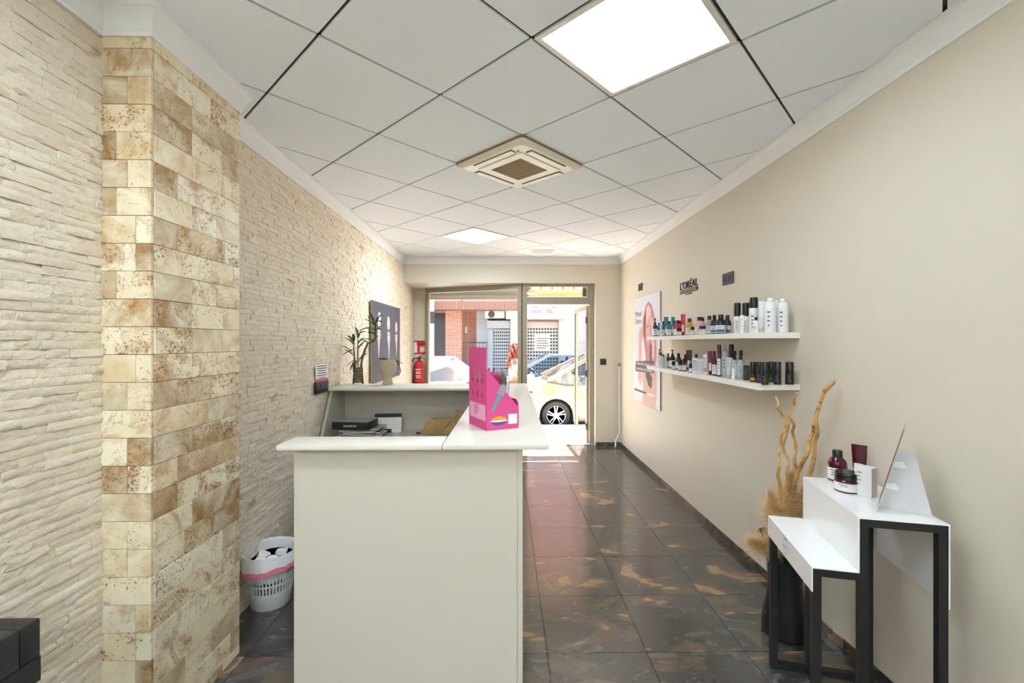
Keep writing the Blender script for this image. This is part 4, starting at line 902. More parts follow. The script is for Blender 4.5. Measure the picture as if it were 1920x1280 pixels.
U_ = [
 ('pump', 1224, 1233, 596, F1 + .005, BLUE, 'royal blue pump bottle with navy pump and white label', 'bottle', dict(cap=NAVY)),
 ('bottle', 1232.5, 1238, 605, F1 - .005, BLUE, 'small royal blue bottle in front of the blue pump bottle', 'bottle', dict(cap=NAVY)),
 ('box', 1236.5, 1241, 601, F1 + .01, WH, 'slim white carton between two blue bottles', 'box', {}),
 ('bottle', 1240, 1247, 602, M1, (40, 90, 140), 'steel blue bottle with dark cap beside the slim white carton', 'bottle', {}),
 ('tube', 1245, 1253, 594, B1, TEAL, 'teal cream tube standing beside the steel blue bottle', 'tube', dict(cap=pm((10, 70, 90), .3))),
 ('bottle', 1249, 1260, 602, F1, TEAL, 'teal shampoo bottle with black cap in front of two teal tubes', 'bottle', {}),
 ('tube', 1258.5, 1265, 594, B1, (30, 110, 135), 'teal cream tube standing behind the capped teal bottle', 'tube', dict(cap=pm((10, 70, 90), .3))),
 ('bottle', 1261.5, 1268, 601, M1, (20, 100, 120), 'slim teal bottle with black cap beside the red bottle', 'bottle', {}),
 ('bottle', 1264.5, 1277, 600.5, M1 - .005, (196, 44, 60), 'red shampoo bottle with black cap', 'bottle', {}),
 ('bottle', 1272, 1279, 601, B1 + .03, (170, 34, 50), 'dark red bottle half hidden behind the red shampoo bottle', 'bottle', {}),
 ('jar', 1268.5, 1278, 615, F1 - .012, (206, 30, 96), 'magenta hair mask jar with black lid', 'jar', {}),
 ('tube', 1277, 1285, 589, M1, (216, 24, 70), 'tall crimson cream tube beside the red bottle', 'tube', dict(cap=pm((120, 14, 40), .3))),
 ('bottle', 1286, 1300, 597, M1, (214, 160, 62), 'golden yellow shampoo bottle with black cap', 'bottle', {}),
 ('jar', 1294.5, 1302, 612.7, F1 - .012, (228, 178, 100), 'small golden yellow jar with black lid', 'jar', {}),
 ('bottle', 1303, 1321, 594, M1, (222, 176, 168), 'pale pink shampoo bottle with black cap', 'bottle', {}),
 ('bottle', 1312, 1323, 595, B1 + .03, (210, 160, 152), 'pale pink bottle hidden behind the pink shampoo bottle', 'bottle', {}),
 ('jar', 1311, 1323.5, 611, F1 - .012, (228, 190, 184), 'pale pink hair mask jar with black lid', 'jar', {}),
 ('bottle', 1323, 1337, 592, M1, (156, 158, 162), 'silver grey shampoo bottle with black cap', 'bottle', {}),
 ('bottle', 1333, 1346, 590.6, M1 + .01, (20, 20, 22), 'black shampoo bottle with blue band on its label', 'bottle', dict(mark=pm((84, 118, 178), .4))),
 ('bottle', 1342, 1361, 589.7, F1 + .015, (20, 20, 22), 'large black shampoo bottle with teal band on its label', 'bottle', dict(mark=pm((20, 120, 136), .4))),
 ('bottle', 1356.5, 1371, 590.6, B1 - .02, (20, 20, 22), 'black shampoo bottle with slate band beside the white spray cans', 'bottle', dict(mark=pm((74, 96, 126), .4))),
 ('capcan', 1376, 1389, 568, M1, WH, 'white spray can with tall black cap next to the black bottles', 'can', dict(lab=pm((226, 226, 226), .5))),
 ('box', 1388, 1395.5, 591, F1, WH, 'slim white carton in front of the black capped spray cans', 'box', {}),
 ('capcan', 1391.5, 1405.5, 568, M1 + .03, WH, 'white spray can with black cap behind the slim carton', 'can', dict(lab=pm((226, 226, 226), .5))),
 ('can', 1405, 1421, 557.8, M1 + .02, WH, 'tallest white spray can with glossy black cap', 'can', dict(lab=pm((230, 230, 230), .5))),
 ('bottle', 1412.5, 1422, 594.4, F1 - .01, WH, 'small white bottle with square black cap in front of tall can', 'bottle', {}),
 ('tube', 1422.5, 1434, 565, M1, WH, 'tall white cream tube beside the white aerosols', 'tube', dict(cap=pm(WH, .35), lab=pm((222, 222, 222), .5))),
 ('aero', 1434, 1454, 558.7, M1 - .01, WH, 'all white aerosol can beside the tall white tube', 'can', dict(lab=pm((232, 232, 234), .4))),
 ('tube', 1449, 1458, 564, B1 + .02, WH, 'white cream tube standing between the two white aerosols', 'tube', dict(cap=pm(WH, .35), lab=pm((222, 222, 222), .5))),
 ('aero', 1457.7, 1477, 559.7, B1, WH, 'all white aerosol can at the bare end of the shelf', 'can', dict(lab=pm((232, 232, 234), .4))),
]
for kind, x0, x1, yt, X, col, lab_, cat_, kw in U_: on_shelf(kind, x0, x1, yt, X, T_, col, lab_, cat_, group=GU, **kw)
BUR = (74, 10, 34); PUR = (112, 12, 84); SIL = (176, 178, 180); BK = (22, 22, 23); DKG = (54, 56, 58)
T_ = SZL
L_ = [
 ('pump', 1233, 1240, 653, M1 - .005, (214, 214, 212), 'white pump bottle with black pump at the poster end', 'bottle', {}),
 ('bottle', 1236.5, 1243, 661, F1, (220, 220, 218), 'small white bottle with black cap beside the white pump bottle', 'bottle', {}),
 ('bottle', 1241, 1246, 664, F1 + .03, (222, 218, 216), 'small white bottle with burgundy cap', 'bottle', dict(cap=pm((60, 14, 24), .3))),
 ('box', 1245.5, 1250.5, 665, M1, WH, 'plain white carton beside the burgundy capped bottle', 'box', {}),
 ('bottle', 1250, 1256, 662, M1 + .01, BK, 'slim black bottle with white label beside the large pump bottle', 'bottle', {}),
 ('pump', 1255.5, 1266, 654, M1, BK, 'large black pump bottle with white label', 'bottle', {}),
 ('jar', 1259.5, 1266, 677, F1 - .01, BK, 'small black jar in front of the large black pump bottle', 'jar', {}),
 ('bottle', 1267, 1277.5, 662, M1, (34, 36, 38), 'charcoal bottle with black cap behind the charcoal jar', 'bottle', {}),
 ('jar', 1271.5, 1279, 674, F1 - .01, (40, 42, 44), 'tall charcoal jar with white label', 'jar', {}),
 ('jar', 1279.5, 1287, 672, F1, BUR, 'burgundy jar with white label', 'jar', dict(cap=pm((44, 10, 24), .3))),
 ('bottle', 1281, 1289, 664, B1, (36, 12, 22), 'dark bottle with black cap behind the burgundy jar', 'bottle', {}),
 ('tube', 1287.5, 1297, 656, M1, BUR, 'burgundy cream tube with black foot among dark jars', 'tube', {}),
 ('jar', 1291.5, 1298.5, 682, F1 - .015, BK, 'small black jar with white label in front of burgundy tube', 'jar', {}),
 ('box', 1298.5, 1308, 671, F1, WH, 'white carton printed with a blue grey bottle', 'box', dict(lab=pm((196, 204, 214), .4))),
 ('bottle', 1301, 1310, 664, B1, (50, 40, 44), 'dark bottle with black cap behind the printed white carton', 'bottle', {}),
 ('box', 1309, 1318, 673, F1 + .01, WH, 'short white carton beside the carton with pink band', 'box', dict(lab=pm((214, 216, 214), .4))),
 ('box', 1319, 1326, 664, F1 + .01, WH, 'tall white carton with pink band at its foot', 'box', dict(lab=pm((206, 210, 218), .4), mark=pm((220, 130, 150), .4))),
 ('tube', 1328, 1336, 658, F1 + .025, (120, 20, 56), 'shiny wine red cream tube beside the pink banded carton', 'tube', {}),
 ('bottle', 1335.5, 1344, 658, F1 + .02, BUR, 'wine red bottle with black cap and large white label', 'bottle', {}),
 ('can', 1344.5, 1352, 646, F1 + .015, PUR, 'tall purple spray can with smoky cap', 'can', dict(cap=pm((46, 36, 44), .2))),
 ('foam', 1352.5, 1365.5, 645.5, M1 - .01, SIL, 'silver mousse can with pointed nozzle', 'can', dict(lab=pm((188, 190, 192), .35))),
 ('can', 1366.5, 1376, 645.5, B1 + .015, (52, 12, 36), 'dark plum spray can with smoky cap behind the silver tube', 'can', dict(cap=pm((40, 32, 38), .2))),
 ('tube', 1361.5, 1371.5, 670, F1 - .005, (188, 190, 190), 'silver cream tube in front of the silver mousse can', 'tube', dict(cap=pm((200, 200, 200), .3), lab=pm((204, 204, 204), .4))),
 ('trig', 1372.5, 1383, 657.7, M1, (200, 202, 204), 'pale grey spray bottle with black trigger behind a white carton', 'bottle', {}),
 ('box', 1372, 1377.5, 691, F1 - .01, WH, 'tiny white carton in front of the pale spray bottle', 'box', {}),
 ('trig', 1382.5, 1395, 656.7, M1 - .015, (168, 170, 174), 'silver spray bottle with black trigger beside the black box', 'bottle', dict(lab=pm((186, 188, 190), .35))),
 ('box', 1395, 1405, 685, M1 - .02, BK, 'black carton with white outlined panel', 'box', dict(lab=pm((46, 46, 50), .4))),
 ('capcan', 1406, 1418, 678, F1 + .02, BK, 'black can with orange square on it', 'can', dict(lab=pm((24, 24, 26), .4), mark=pm((222, 140, 40), .4))),
 ('capcan', 1418.5, 1429, 678.3, F1 + .02, BK, 'black can with violet square on it', 'can', dict(lab=pm((24, 24, 26), .4), mark=pm((64, 52, 92), .4))),
 ('capcan', 1427.5, 1441, 678.7, F1 - .005, BK, 'black can with grey square set forward of the others', 'can', dict(lab=pm((24, 24, 26), .4), mark=pm((58, 52, 54), .4))),
 ('capcan', 1440, 1451, 677.8, B1 - .01, BK, 'black can half hidden behind the forward black can', 'can', dict(lab=pm((24, 24, 26), .4), mark=pm((70, 70, 70), .4))),
 ('capcan', 1451, 1464, 678.3, M1 + .01, BK, 'black can with dark grey square closing the black row', 'can', dict(lab=pm((24, 24, 26), .4), mark=pm((48, 46, 48), .4))),
 ('capcan', 1473, 1488, 678.3, B1 + .018, BK, 'black can standing alone at the end of the lower shelf', 'can', dict(lab=pm((24, 24, 26), .4), mark=pm((52, 42, 46), .4))),
]
for kind, x0, x1, yt, X, col, lab_, cat_, kw in L_: on_shelf(kind, x0, x1, yt, X, T_, col, lab_, cat_, group=GL, **kw)
# ---------------------------------------------------------------- products on the display table
BUR2 = (78, 12, 34)
def on_table(kind, x0, x1, yt, yb, col, label, cat, **k):
    p = on_z((x0 + x1) / 2, yb, ZU); d = p.y; return product(kind, (p.x, p.y, ZU + .0004), (x1 - x0) * d / FPX * .97, EYE + (640 - yt) * d / FPX - ZU, col, label, cat, group='products on the display table', **k)
on_table('bottle', 1554, 1586, 846, 900, BUR2, 'burgundy shampoo bottle on the white display table', 'bottle', rough=.15)
on_table('jar', 1567.5, 1609.5, 887, 920, BUR2, 'burgundy hair mask jar with black lid on the display table', 'jar', rough=.15)
on_table('tube', 1599, 1623, 836, 901, BUR2, 'burgundy cream tube on the display table behind white carton', 'tube', rough=.2)
bx = on_table('box', 1609, 1638, 877, 928, WH, 'white curl cream carton on the display table', 'box', turn=-.25)
# card standee seen from the side: printed card leaning on a folded strut
cb0 = on_z(1643, 959.5, ZU); f_ = 0.30
ew3 = Vector((ew.x, ew.y, 0)); eu3 = Vector((eu.x, eu.y, 0))
cdn = (ew3 * 1.0).normalized()
hC = 0.335; lean = 0.13
A0 = Vector((cb0.x, cb0.y, ZU + .0005)); du = (Vector((A0.x, A0.y, 0)).normalized() * 1.0 + ew3 * .06).normalized() * 0.20
top_off = Vector((0.072, 0.03, 0.0)) * 1.0
st = thing('card_standee', (A0.x, A0.y, ZU), 'printed card standee on a grey folded cardboard strut', 'standee')
nrm = Vector((du.y, -du.x, 0)).normalized()
tvec = nrm * lean * .6 + Vector((0, 0, hC * .93))
q = [A0, A0 + du, A0 + du + tvec, A0 + tvec]
th_ = nrm * 0.003
cardm = MB().add([tuple(p) for p in q] + [tuple(p + th_) for p in q], [(0, 1, 2, 3), (7, 6, 5, 4), (0, 4, 5, 1), (1, 5, 6, 2), (2, 6, 7, 3), (3, 7, 4, 0)])
crd = obj('card', cardm, mat('grey_card', (196, 190, 184), .6), st, False)
pf = [A0 + du * .04 + tvec * .04, A0 + du * .96 + tvec * .04, A0 + du * .96 + tvec * .96, A0 + du * .04 + tvec * .96]
obj('print', MB().add([tuple(p - nrm * .0006) for p in pf], [(3, 2, 1, 0)]), mat('standee_print', (150, 60, 84), .4, var=.2, scale=6), crd, False)
m0 = A0 + du * .35 + th_
wing = [m0, m0 + nrm * .15 + du * .0, m0 + tvec * .72 + nrm * .045, m0 + tvec * .72]
wt_ = du.normalized() * .002
obj('strut', MB().add([tuple(p) for p in wing] + [tuple(p + wt_) for p in wing], [(0, 1, 2, 3), (7, 6, 5, 4), (0, 4, 5, 1), (1, 5, 6, 2), (2, 6, 7, 3), (3, 7, 4, 0)]), mat('strut_card', (206, 206, 210), .6), st, False)
for t in (.25, .52):
    c0 = m0 + tvec * t; obj('strut_tab', MB().add([tuple(c0 - wt_ * 2), tuple(c0 + nrm * .04 - wt_ * 2), tuple(c0 + nrm * .03 + Vector((0, 0, .025)) - wt_ * 6), tuple(c0 + Vector((0, 0, .02)) - wt_ * 6), tuple(c0 + nrm * .02 - wt_ * 1 + Vector((0, 0, -.004)))], [(0, 1, 2, 3), (0, 4, 1), (0, 3, 4), (1, 4, 2), (2, 4, 3)]), WHT, st, False)
# ================================================================== tall black vase with willow and pampas
vc = Vector((1.475, 2.33, 0))
vs_ = thing('floor_vase', vc, 'tall waisted black floor vase behind the display table', 'vase')
vprof = [(0, .004), (.09, 0), (.110, .01), (.112, .04), (.100, .12), (.084, .20), (.080, .28), (.086, .36), (.104, .44), (.128, .495), (.130, .50), (.122, .498), (.098, .44), (.078, .36), (.07, .28), (0, .26)]
VB = mat('black_ceramic', (17, 17, 17), .4)
obj('body', MB().lathe(vprof, vc, 32), VB, vs_)
WIL = NT('willow_wood'); v_ = WIL.coord('Object'); WIL.link(WIL.ramp(WIL.noise(v_, 18, 5, .6), [(.3, (150, 96, 44)), (.5, (206, 158, 92)), (.75, (228, 190, 130))]), WIL.b.inputs['Base Color']); WIL.b.inputs['Roughness'].default_value = .6; WILM = WIL.m
def pxy(px, py, Y): p = on_y(px, py, Y); return (min(p.x, XR - .012), p.y, p.z)
def branch(pts, Y, r0, r1, label, sub=None):
    # pts in photo px at distance Y, wiggled in depth
    Yb = Y if not isinstance(Y, tuple) else None; Yl = [Y[0] + (Y[1] - Y[0]) * k / (len(pts) - 1) if Yb is None else Y for k in range(len(pts))]; Y = Yl[-1]
    P = [pxy(x, y, Yl[k] + .02 * math.sin(k * 1.7)) for k, (x, y) in enumerate(pts)]
    # smooth (Catmull-Rom)
    def cr(P):
        out = []
        for i in range(len(P) - 1):
            p0, p1, p2, p3 = (Vector(P[max(i - 1, 0)]), Vector(P[i]), Vector(P[i + 1]), Vector(P[min(i + 2, len(P) - 1)]))
            for s in range(4):
                t = s / 4; out.append(.5 * ((2 * p1) + (p2 - p0) * t + (2 * p0 - 5 * p1 + 4 * p2 - p3) * t * t + (3 * p1 - p0 - 3 * p2 + p3) * t ** 3))
        return out + [Vector(P[-1])]
    S = cr(P); n = len(S)
    th = thing('willow_branch', S[0], label, 'branch', 'curly willow branches in the black vase')
    obj('stem', MB().tube(S, [r0 + (r1 - r0) * k / (n - 1) for k in range(n)], 8), WILM, th)
    if sub:
        P2 = [pxy(x, y, Y + .02 * math.sin(k * 1.3)) for k, (x, y) in enumerate(sub)]; S2 = cr(P2); obj('twig', MB().tube(S2, [r0 * .7 + (r1 - r0 * .7) * k / (len(S2) - 1) for k in range(len(S2))], 7), WILM, th)
def zz(x, y): return (1380 + x * .23984, 680 + y * .23984)
def lead(x, y): return [(1476, 1055), (x, y)]
branch([(1468, 1060), zz(345, 1000), zz(328, 880), zz(340, 790), zz(330, 720), zz(352, 640), zz(360, 560), zz(400, 510), zz(420, 475)], 2.30, .009, .005, 'thin willow branch reaching the gap under the shelf, pale and forked', [zz(395, 520), zz(372, 430), zz(350, 390), zz(318, 350), zz(332, 318), zz(308, 262)])
branch([(1474, 1060), zz(440, 1140), zz(422, 1000), zz(400, 850), zz(412, 770), zz(370, 670), zz(388, 590), zz(415, 490)], 2.36, .010, .005, 'willow branch with a kink below the shelf corner')
branch([(1478, 1060), zz(430, 1040), zz(480, 880), zz(455, 770), zz(468, 640), zz(440, 540), zz(455, 480), zz(415, 410), zz(455, 350), zz(455, 290), zz(472, 232)], 2.42, .011, .005, 'wavy willow branch reaching up to the shelf corner')
branch([(1482, 1060), zz(460, 960), zz(500, 820), zz(560, 700), zz(575, 600), zz(605, 540), zz(605, 480)], (2.36, 2.30), .012, .008, 'short thick willow branch with a cut end')
branch([(1490, 1060), zz(490, 1130), zz(520, 1010), zz(575, 870), zz(610, 740), zz(612, 640), zz(640, 540), zz(622, 440), zz(650, 340), zz(680, 250), zz(700, 200), zz(775, 140)], (2.36, 2.20), .012, .007, 'tallest willow branch curling to the right above the table', [zz(660, 310), zz(690, 230), zz(745, 180), zz(770, 145)])
_t = NT('pampas_fluff'); _c = _t.mix(_t.noise(_t.coord('Object'), 20, 3), lin((255, 240, 206)), lin((240, 212, 164))); _t.link(_c, _t.b.inputs['Base Color']); _t.b.inputs['Roughness'].default_value = .9
_tr = _t.new('ShaderNodeBsdfTranslucent'); _t.link(_c, _tr.inputs['Color']); _mx = _t.new('ShaderNodeMixShader'); _mx.inputs[0].default_value = .65
_t.link(_t.b.outputs[0], _mx.inputs[1]); _t.link(_tr.outputs[0], _mx.inputs[2]); _t.link(_mx.outputs[0], _t.out.inputs['Surface']); PAM = _t.m
def plume(base, tip, w, n, seed, label):
    rk = random.Random(seed); base = Vector(base); tip = Vector(tip); mb = MB(); ax = tip - base
    for k in range(n):
        t = rk.random() ** .8; sp = w * math.sin(math.pi * min(1, .12 + .9 * t)) ; p = base + ax * t
        d = Vector((rk.gauss(0, 1), rk.gauss(0, 1), rk.gauss(0, .8))).normalized() * sp * rk.uniform(.4, 1.25) + ax.normalized() * rk.uniform(.02, .07)
        e = p + d; e.z -= rk.uniform(0, .02); e.x = min(e.x, XR - .006); m = (p + e) / 2 + Vector((rk.gauss(0, .006), rk.gauss(0, .006), rk.gauss(0, .006)))
        s = Vector((rk.gauss(0, 1), rk.gauss(0, 1), rk.gauss(0, 1))).normalized() * .0014
        mb.add([tuple(p - s), tuple(p + s), tuple(m + s), tuple(m - s), tuple(e)], [(0, 1, 2, 3), (3, 2, 4)])
    th = thing('pampas_plume', base, label, 'dried grass', 'pampas plumes in the black vase')
    tag(obj('feathers', mb, PAM, th, True, 3.1), kind='stuff')
    obj('stalk', MB().tube([(vc.x + (base.x - vc.x) * .2, vc.y + (base.y - vc.y) * .2, .30), tuple(base), tuple(base + ax * .8)], [.003, .0025, .001], 6), WILM, th)
plume((1.44, 2.31, .45), pxy(1412, 1012, 2.25), .10, 2600, 1, 'pale pampas plume drooping out over the vase rim')
plume((1.45, 2.33, .47), pxy(1446, 930, 2.30), .10, 2800, 2, 'pampas plume fanning out towards the shop window')
plume((1.48, 2.36, .48), pxy(1484, 893, 2.38), .10, 3200, 3, 'upright pampas plume among the willow stems')
plume((1.50, 2.36, .48), pxy(1512, 915, 2.42), .09, 2600, 4, 'pampas plume tucked behind the table riser')
plume((1.45, 2.27, .46), pxy(1460, 975, 2.22), .09, 2200, 5, 'short bushy pampas plume above the lower table step')
# ================================================================== things on the desk
# pink cardboard display of hair brushes
DZ = CZ
Pa = on_z(879.7, 793.3, DZ); Pb = on_z(912.3, 808.0, DZ); Pc = on_z(973.6, 802.4, DZ)
ax = (Pa - Pb); wA = ax.length; ax.normalize(); ay = Vector((ax.y, -ax.x, 0)); ay = ay if ay.dot(Pc - Pb) > 0 else -ay; wB = (Pc - Pb).dot(ay)
if True:
    bxo = thing('brush_display_box', (Pb.x, Pb.y, DZ), 'bright pink cardboard counter display box with sloping side', 'display box')
    PK = mat('pink_card', (216, 76, 140), .55, var=.03); PKD = mat('pink_card_deep', (190, 56, 116), .5, var=.03)
    def W3(a, b, z): p = Pb + ax * a + ay * b; return (p.x, p.y, DZ + z)
    hb, hs, hf, hl = .362, .268, .092, .128; tkk = .003
    def panel(name, pts, n, m):
        n = Vector(n) * tkk; P = [Vector(p) for p in pts]; k = len(P)
        return obj(name, MB().add([tuple(p) for p in P] + [tuple(p + n) for p in P], [list(range(k)), list(range(k, 2 * k))[::-1]] + [(i, (i + 1) % k, k + (i + 1) % k, k + i) for i in range(k)]), m, bxo, False)
    bp = panel('back_panel', [W3(0, 0, 0), W3(wA, 0, 0), W3(wA, 0, hb), W3(.008, 0, hb), W3(.005, 0, hs + .01), W3(0, 0, hs)], ay, PK)
    sp_ = panel('side_panel', [W3(0, tkk, 0), W3(0, wB, 0), W3(0, wB, hf), W3(0, tkk, hs)], ax, PK)
    panel('side_panel', [W3(wA, tkk, 0), W3(wA, wB, 0), W3(wA, wB, hf), W3(wA, tkk, hs)], -ax, PKD)
    fp = panel('front_panel', [W3(tkk, wB, 0), W3(wA - tkk, wB, 0), W3(wA - tkk, wB, hl), W3(.02, wB, hl), W3(tkk, wB, hl - .015)], -ay, PK)
    panel('base_panel', [W3(tkk, tkk, 0.0005), W3(wA - tkk, tkk, .0005), W3(wA - tkk, wB - tkk, .0005), W3(tkk, wB - tkk, .0005)], (0, 0, 1), PKD)
    Mb = frame_mtx(W3(wA, 0, 0), tuple(-ax), (0, 0, 1)); Mb = Mb @ Matrix.Translation((0, 0, .0004))
    Ms = frame_mtx(W3(0, 0, 0), tuple(ay), (0, 0, 1)); Ms = Ms @ Matrix.Translation((0, 0, .0004))
    def dec(par, Mx, pts, m, name, lv=0): return obj(name, poly_mb(pts, lv * .0003, lv * .0003 + .0002).xf(Mx), m, par, False)
    pw = mat('print_pale_pink', (246, 176, 212), .5); pdk = mat('print_plum', (150, 34, 90), .5)
    for k, c_ in enumerate(((226, 60, 60), (150, 156, 190), (150, 190, 90), (150, 90, 180))): dec(bp, Mb, ell(.035 + k * .045, hs - .035, .013, .013, 16), mat('icon_%d' % k, c_, .5), 'icon'); dec(bp, Mb, ell(.035 + k * .045, hs - .035, .008, .008, 12), PK, 'icon_mark', 1)
    zg = [(.012, .045)]
    for k in range(12): zg += [(.012 + (k + .5) * .0155, .037), (.012 + (k + 1) * .0155, .045)]
    zg += [(wA - .012, .105)]
    for k in range(12): zg += [(wA - .012 - (k + .5) * .0155, .113), (wA - .012 - (k + 1) * .0155, .105)]
    dec(bp, Mb, zg, pw, 'price_ticket')
    tl = MB()
    for k in range(5): tl.merge(poly_mb([(.06, .096 - k * .01), (.06 + (.05, .06, .055, .05, .03)[k], .096 - k * .01), (.06 + (.05, .06, .055, .05, .03)[k], .099 - k * .01), (.06, .099 - k * .01)], .0003, .0005))
    tag(obj('print_lines', tl.xf(Mb), pdk, bp, False), kind='stuff')
    tl = MB()
    for r_ in range(2):
        for c_ in range(3):
            x, y = .05 + c_ * .055, .20 - r_ * .06
            tl.merge(poly_mb([(x, y), (x + .006, y - .001), (x + .002, y + .028), (x - .002, y + .028)], .0003, .0005)).merge(poly_mb(ell(x - .004, y + .012, .006, .009, 8), .0003, .0005))
    tag(obj('line_drawings', tl.xf(Mb), pdk, bp, False), kind='stuff')
    # side: green brush drawing, bowl of noodles
    gb = mat('print_brush_green', (96, 160, 156), .5); gy = mat('print_brush_grey', (136, 140, 156), .5)
    def rot2(pts, a, cx, cy): return [(cx + x * math.cos(a) - y * math.sin(a), cy + x * math.sin(a) + y * math.cos(a)) for x, y in pts]
    ab = math.radians(-27); 
    dec(sp_, Ms, rot2([(-.008, -.06), (.004, -.062), (.008, 0), (.014, .02), (-.014, .02), (-.009, 0)], ab, .055, .135), gb, 'drawn_brush'); dec(sp_, Ms, rot2([(-.016, .018), (.016, .018), (.018, .058), (.01, .07), (-.01, .07), (-.018, .058)], ab, .055, .135), gy, 'drawn_brush', 1)
    for k in range(4): dec(sp_, Ms, rot2([(-.014 + k * .009, .022), (-.0125 + k * .009, .022), (-.0115 + k * .009, .064), (-.013 + k * .009, .064)], ab, .055, .135), pw, 'drawn_brush', 2)
    bw_ = [(.018, .040)] + [(.058 + .038 * math.cos(a), .038 + .018 * math.sin(a)) for a in [math.pi + math.pi * k / 10 for k in range(11)]] + [(.098, .040)]
    dec(sp_, Ms, bw_, mat('print_bowl', (96, 70, 170), .5), 'drawn_bowl', 1); dec(sp_, Ms, ell(.058, .040, .042, .005, 20), mat('print_bowl_rim', (244, 232, 210), .5), 'drawn_bowl', 2)
    nd = [(.024, .054)]
    for k in range(9): nd.append((.096 - k * .009, .046 + .013 * math.sin(math.pi * (k + .5) / 9) + (.002 if k % 2 else 0)))
    dec(sp_, Ms, [(.024, .042), (.094, .042)] + nd[1:], mat('print_noodles', (240, 166, 40), .5), 'drawn_noodles', 3)
    dec(sp_, Ms, [(.105, .022), (.148, .022), (.148, .066), (.105, .066)], mat('sticker_white', (244, 240, 242), .5), 'blank_sticker', 1)
    ff = frame_mtx(W3(0, wB, 0), tuple(ax), (0, 0, 1))
    # brushes standing in the box
    def brush(a, b, tilt, rz, colm, brm, label, bag):
        base = Vector(W3(a, b, .012)); th = thing('hair_brush', base, label, 'hair brush', 'hair brushes in the pink display box')
        M = Matrix.Translation(base) @ frame_mtx((0, 0, 0), tuple(ax * math.cos(rz) + ay * math.sin(rz)), (0, 0, 1)) @ Matrix.Rotation(tilt, 4, 'X')
        obj('handle', MB().tube([(0, 0, 0), (0, .05, 0), (0, .12, 0)], [.011, .009, .010], 10).xf(M), colm, th)
        hd = obj('head', MB().loft([[(w_ * math.cos(t), y_, .008 * math.sin(t)) for t in [2 * math.pi * k / 14 for k in range(14)]] for y_, w_ in ((.12, .012), (.14, .028), (.17, .034), (.20, .034), (.222, .028), (.235, .014))]).xf(M), colm, th)
        br = MB()
        for i in range(6):
            for j in range(9):
                x_, y_ = -.024 + i * .0096, .137 + j * .0105; br.tube([(x_, y_, .006), (x_, y_, .024)], .0011, 4); br.tube([(x_, y_, .024), (x_, y_, .0265)], .0018, 4)
        tag(obj('bristles', br.xf(M), brm, hd, False), kind='stuff')
        if bag: obj('sleeve', MB().loft([[(w_ * math.cos(t), y_, .022 * math.sin(t) + .01) for t in [2 * math.pi * k / 12 for k in range(12)]] for y_, w_ in ((.10, .03), (.15, .042), (.21, .044), (.243, .036), (.256, .034))], cap=False).xf(M), thin_glass('clear_film', (.96, .96, .97, 1), 1.0), th)
    BRP = mat('brush_plum', (120, 22, 70), .3); BRG = mat('brush_grey', (150, 150, 156), .3); BRD = mat('bristle_dark', (60, 26, 46), .5); BRK = mat('bristle_grey', (70, 70, 76), .5)
    brush(.14, .048, 0, -.2 + math.pi / 2, BRP, BRD, 'plum hair brush at the back of the pink box', False)
    brush(.10, .056, 0, .0 + math.pi / 2, BRP, BRD, 'plum hair brush in the middle of the pink box', False)
    brush(.055, .064, 0, .15 + math.pi / 2, mat('brush_rose', (206, 40, 110), .3), BRD, 'rose hair brush beside the grey one in the pink box', True)
    brush(.10, .110, 0, .2 + math.pi / 2, BRG, BRK, 'grey hair brush in a clear sleeve in the pink box', True)
# lucky bamboo in a glass vase
def lvl(px, py, z): return on_z(px, py, z)
gv = lvl(671.5, 719.5, DZ); gv.z = DZ
vz = thing('glass_vase', gv, 'waisted clear glass vase of pebbles and water on the counter', 'vase')
sc_ = gv.y / FPX; hv = (722 - 672) * sc_
rb_, rn_, rt_ = 10.2 * sc_, 7.5 * sc_, 8.5 * sc_
def gp(t): return (rb_ + (rn_ - rb_) * min(1, t / .72)) if t < .72 else (rn_ + (rt_ - rn_) * (t - .72) / .28)
VG = thin_glass('vase_glass', (.95, .96, .93, 1), 1.1)
obj('glass', MB().lathe([(0, .0008), (rb_ * .96, 0.0008)] + [(gp(t), hv * t + .001) for t in [k / 10 for k in range(11)]] + [(gp(t) - .003, hv * t + .001) for t in [1 - k / 10 for k in range(10)]] + [(0, .012)], gv, 28), VG, vz)
WAT = mat('murky_water', (136, 120, 70), .1, var=.1, trans=.75)
obj('water', MB().lathe([(0, .013), (rb_ - .005, .013)] + [(gp(t) - .0045, hv * t) for t in [.1, .25, .4, .55, .62]] + [(0, hv * .62)], gv, 24), WAT, vz)
rk = random.Random(11); PEB = [mat('pebble_%d' % k, c_, .5, var=.1) for k, c_ in enumerate(((196, 160, 104), (226, 206, 170), (150, 112, 66), (206, 180, 140)))]
for k in range(34):
    lev = k // 7; z_ = DZ + .022 + lev * .026; a = rk.random() * 6.28; R_ = (gp((z_ - DZ) / hv) - .022) * (.95 if k % 7 else .1); a = (k % 7) * 1.05 + lev * .5
    s_ = rk.uniform(.011, .0145); mb = MB().lathe([(0, -s_ * .7), (s_ * .7, -s_ * .5), (s_, 0), (s_ * .7, s_ * .5), (0, s_ * .7)], (gv.x + R_ * math.cos(a), gv.y + R_ * math.sin(a), z_), 8, 1.0, rk.uniform(.75, 1.1))
    obj('pebble', mb, PEB[k % 4], vz)
LEAF = mat('bamboo_leaf', (58, 96, 40), .4, var=.2, scale=12); STEM = mat('bamboo_stem', (74, 92, 44), .45, var=.2, scale=14)
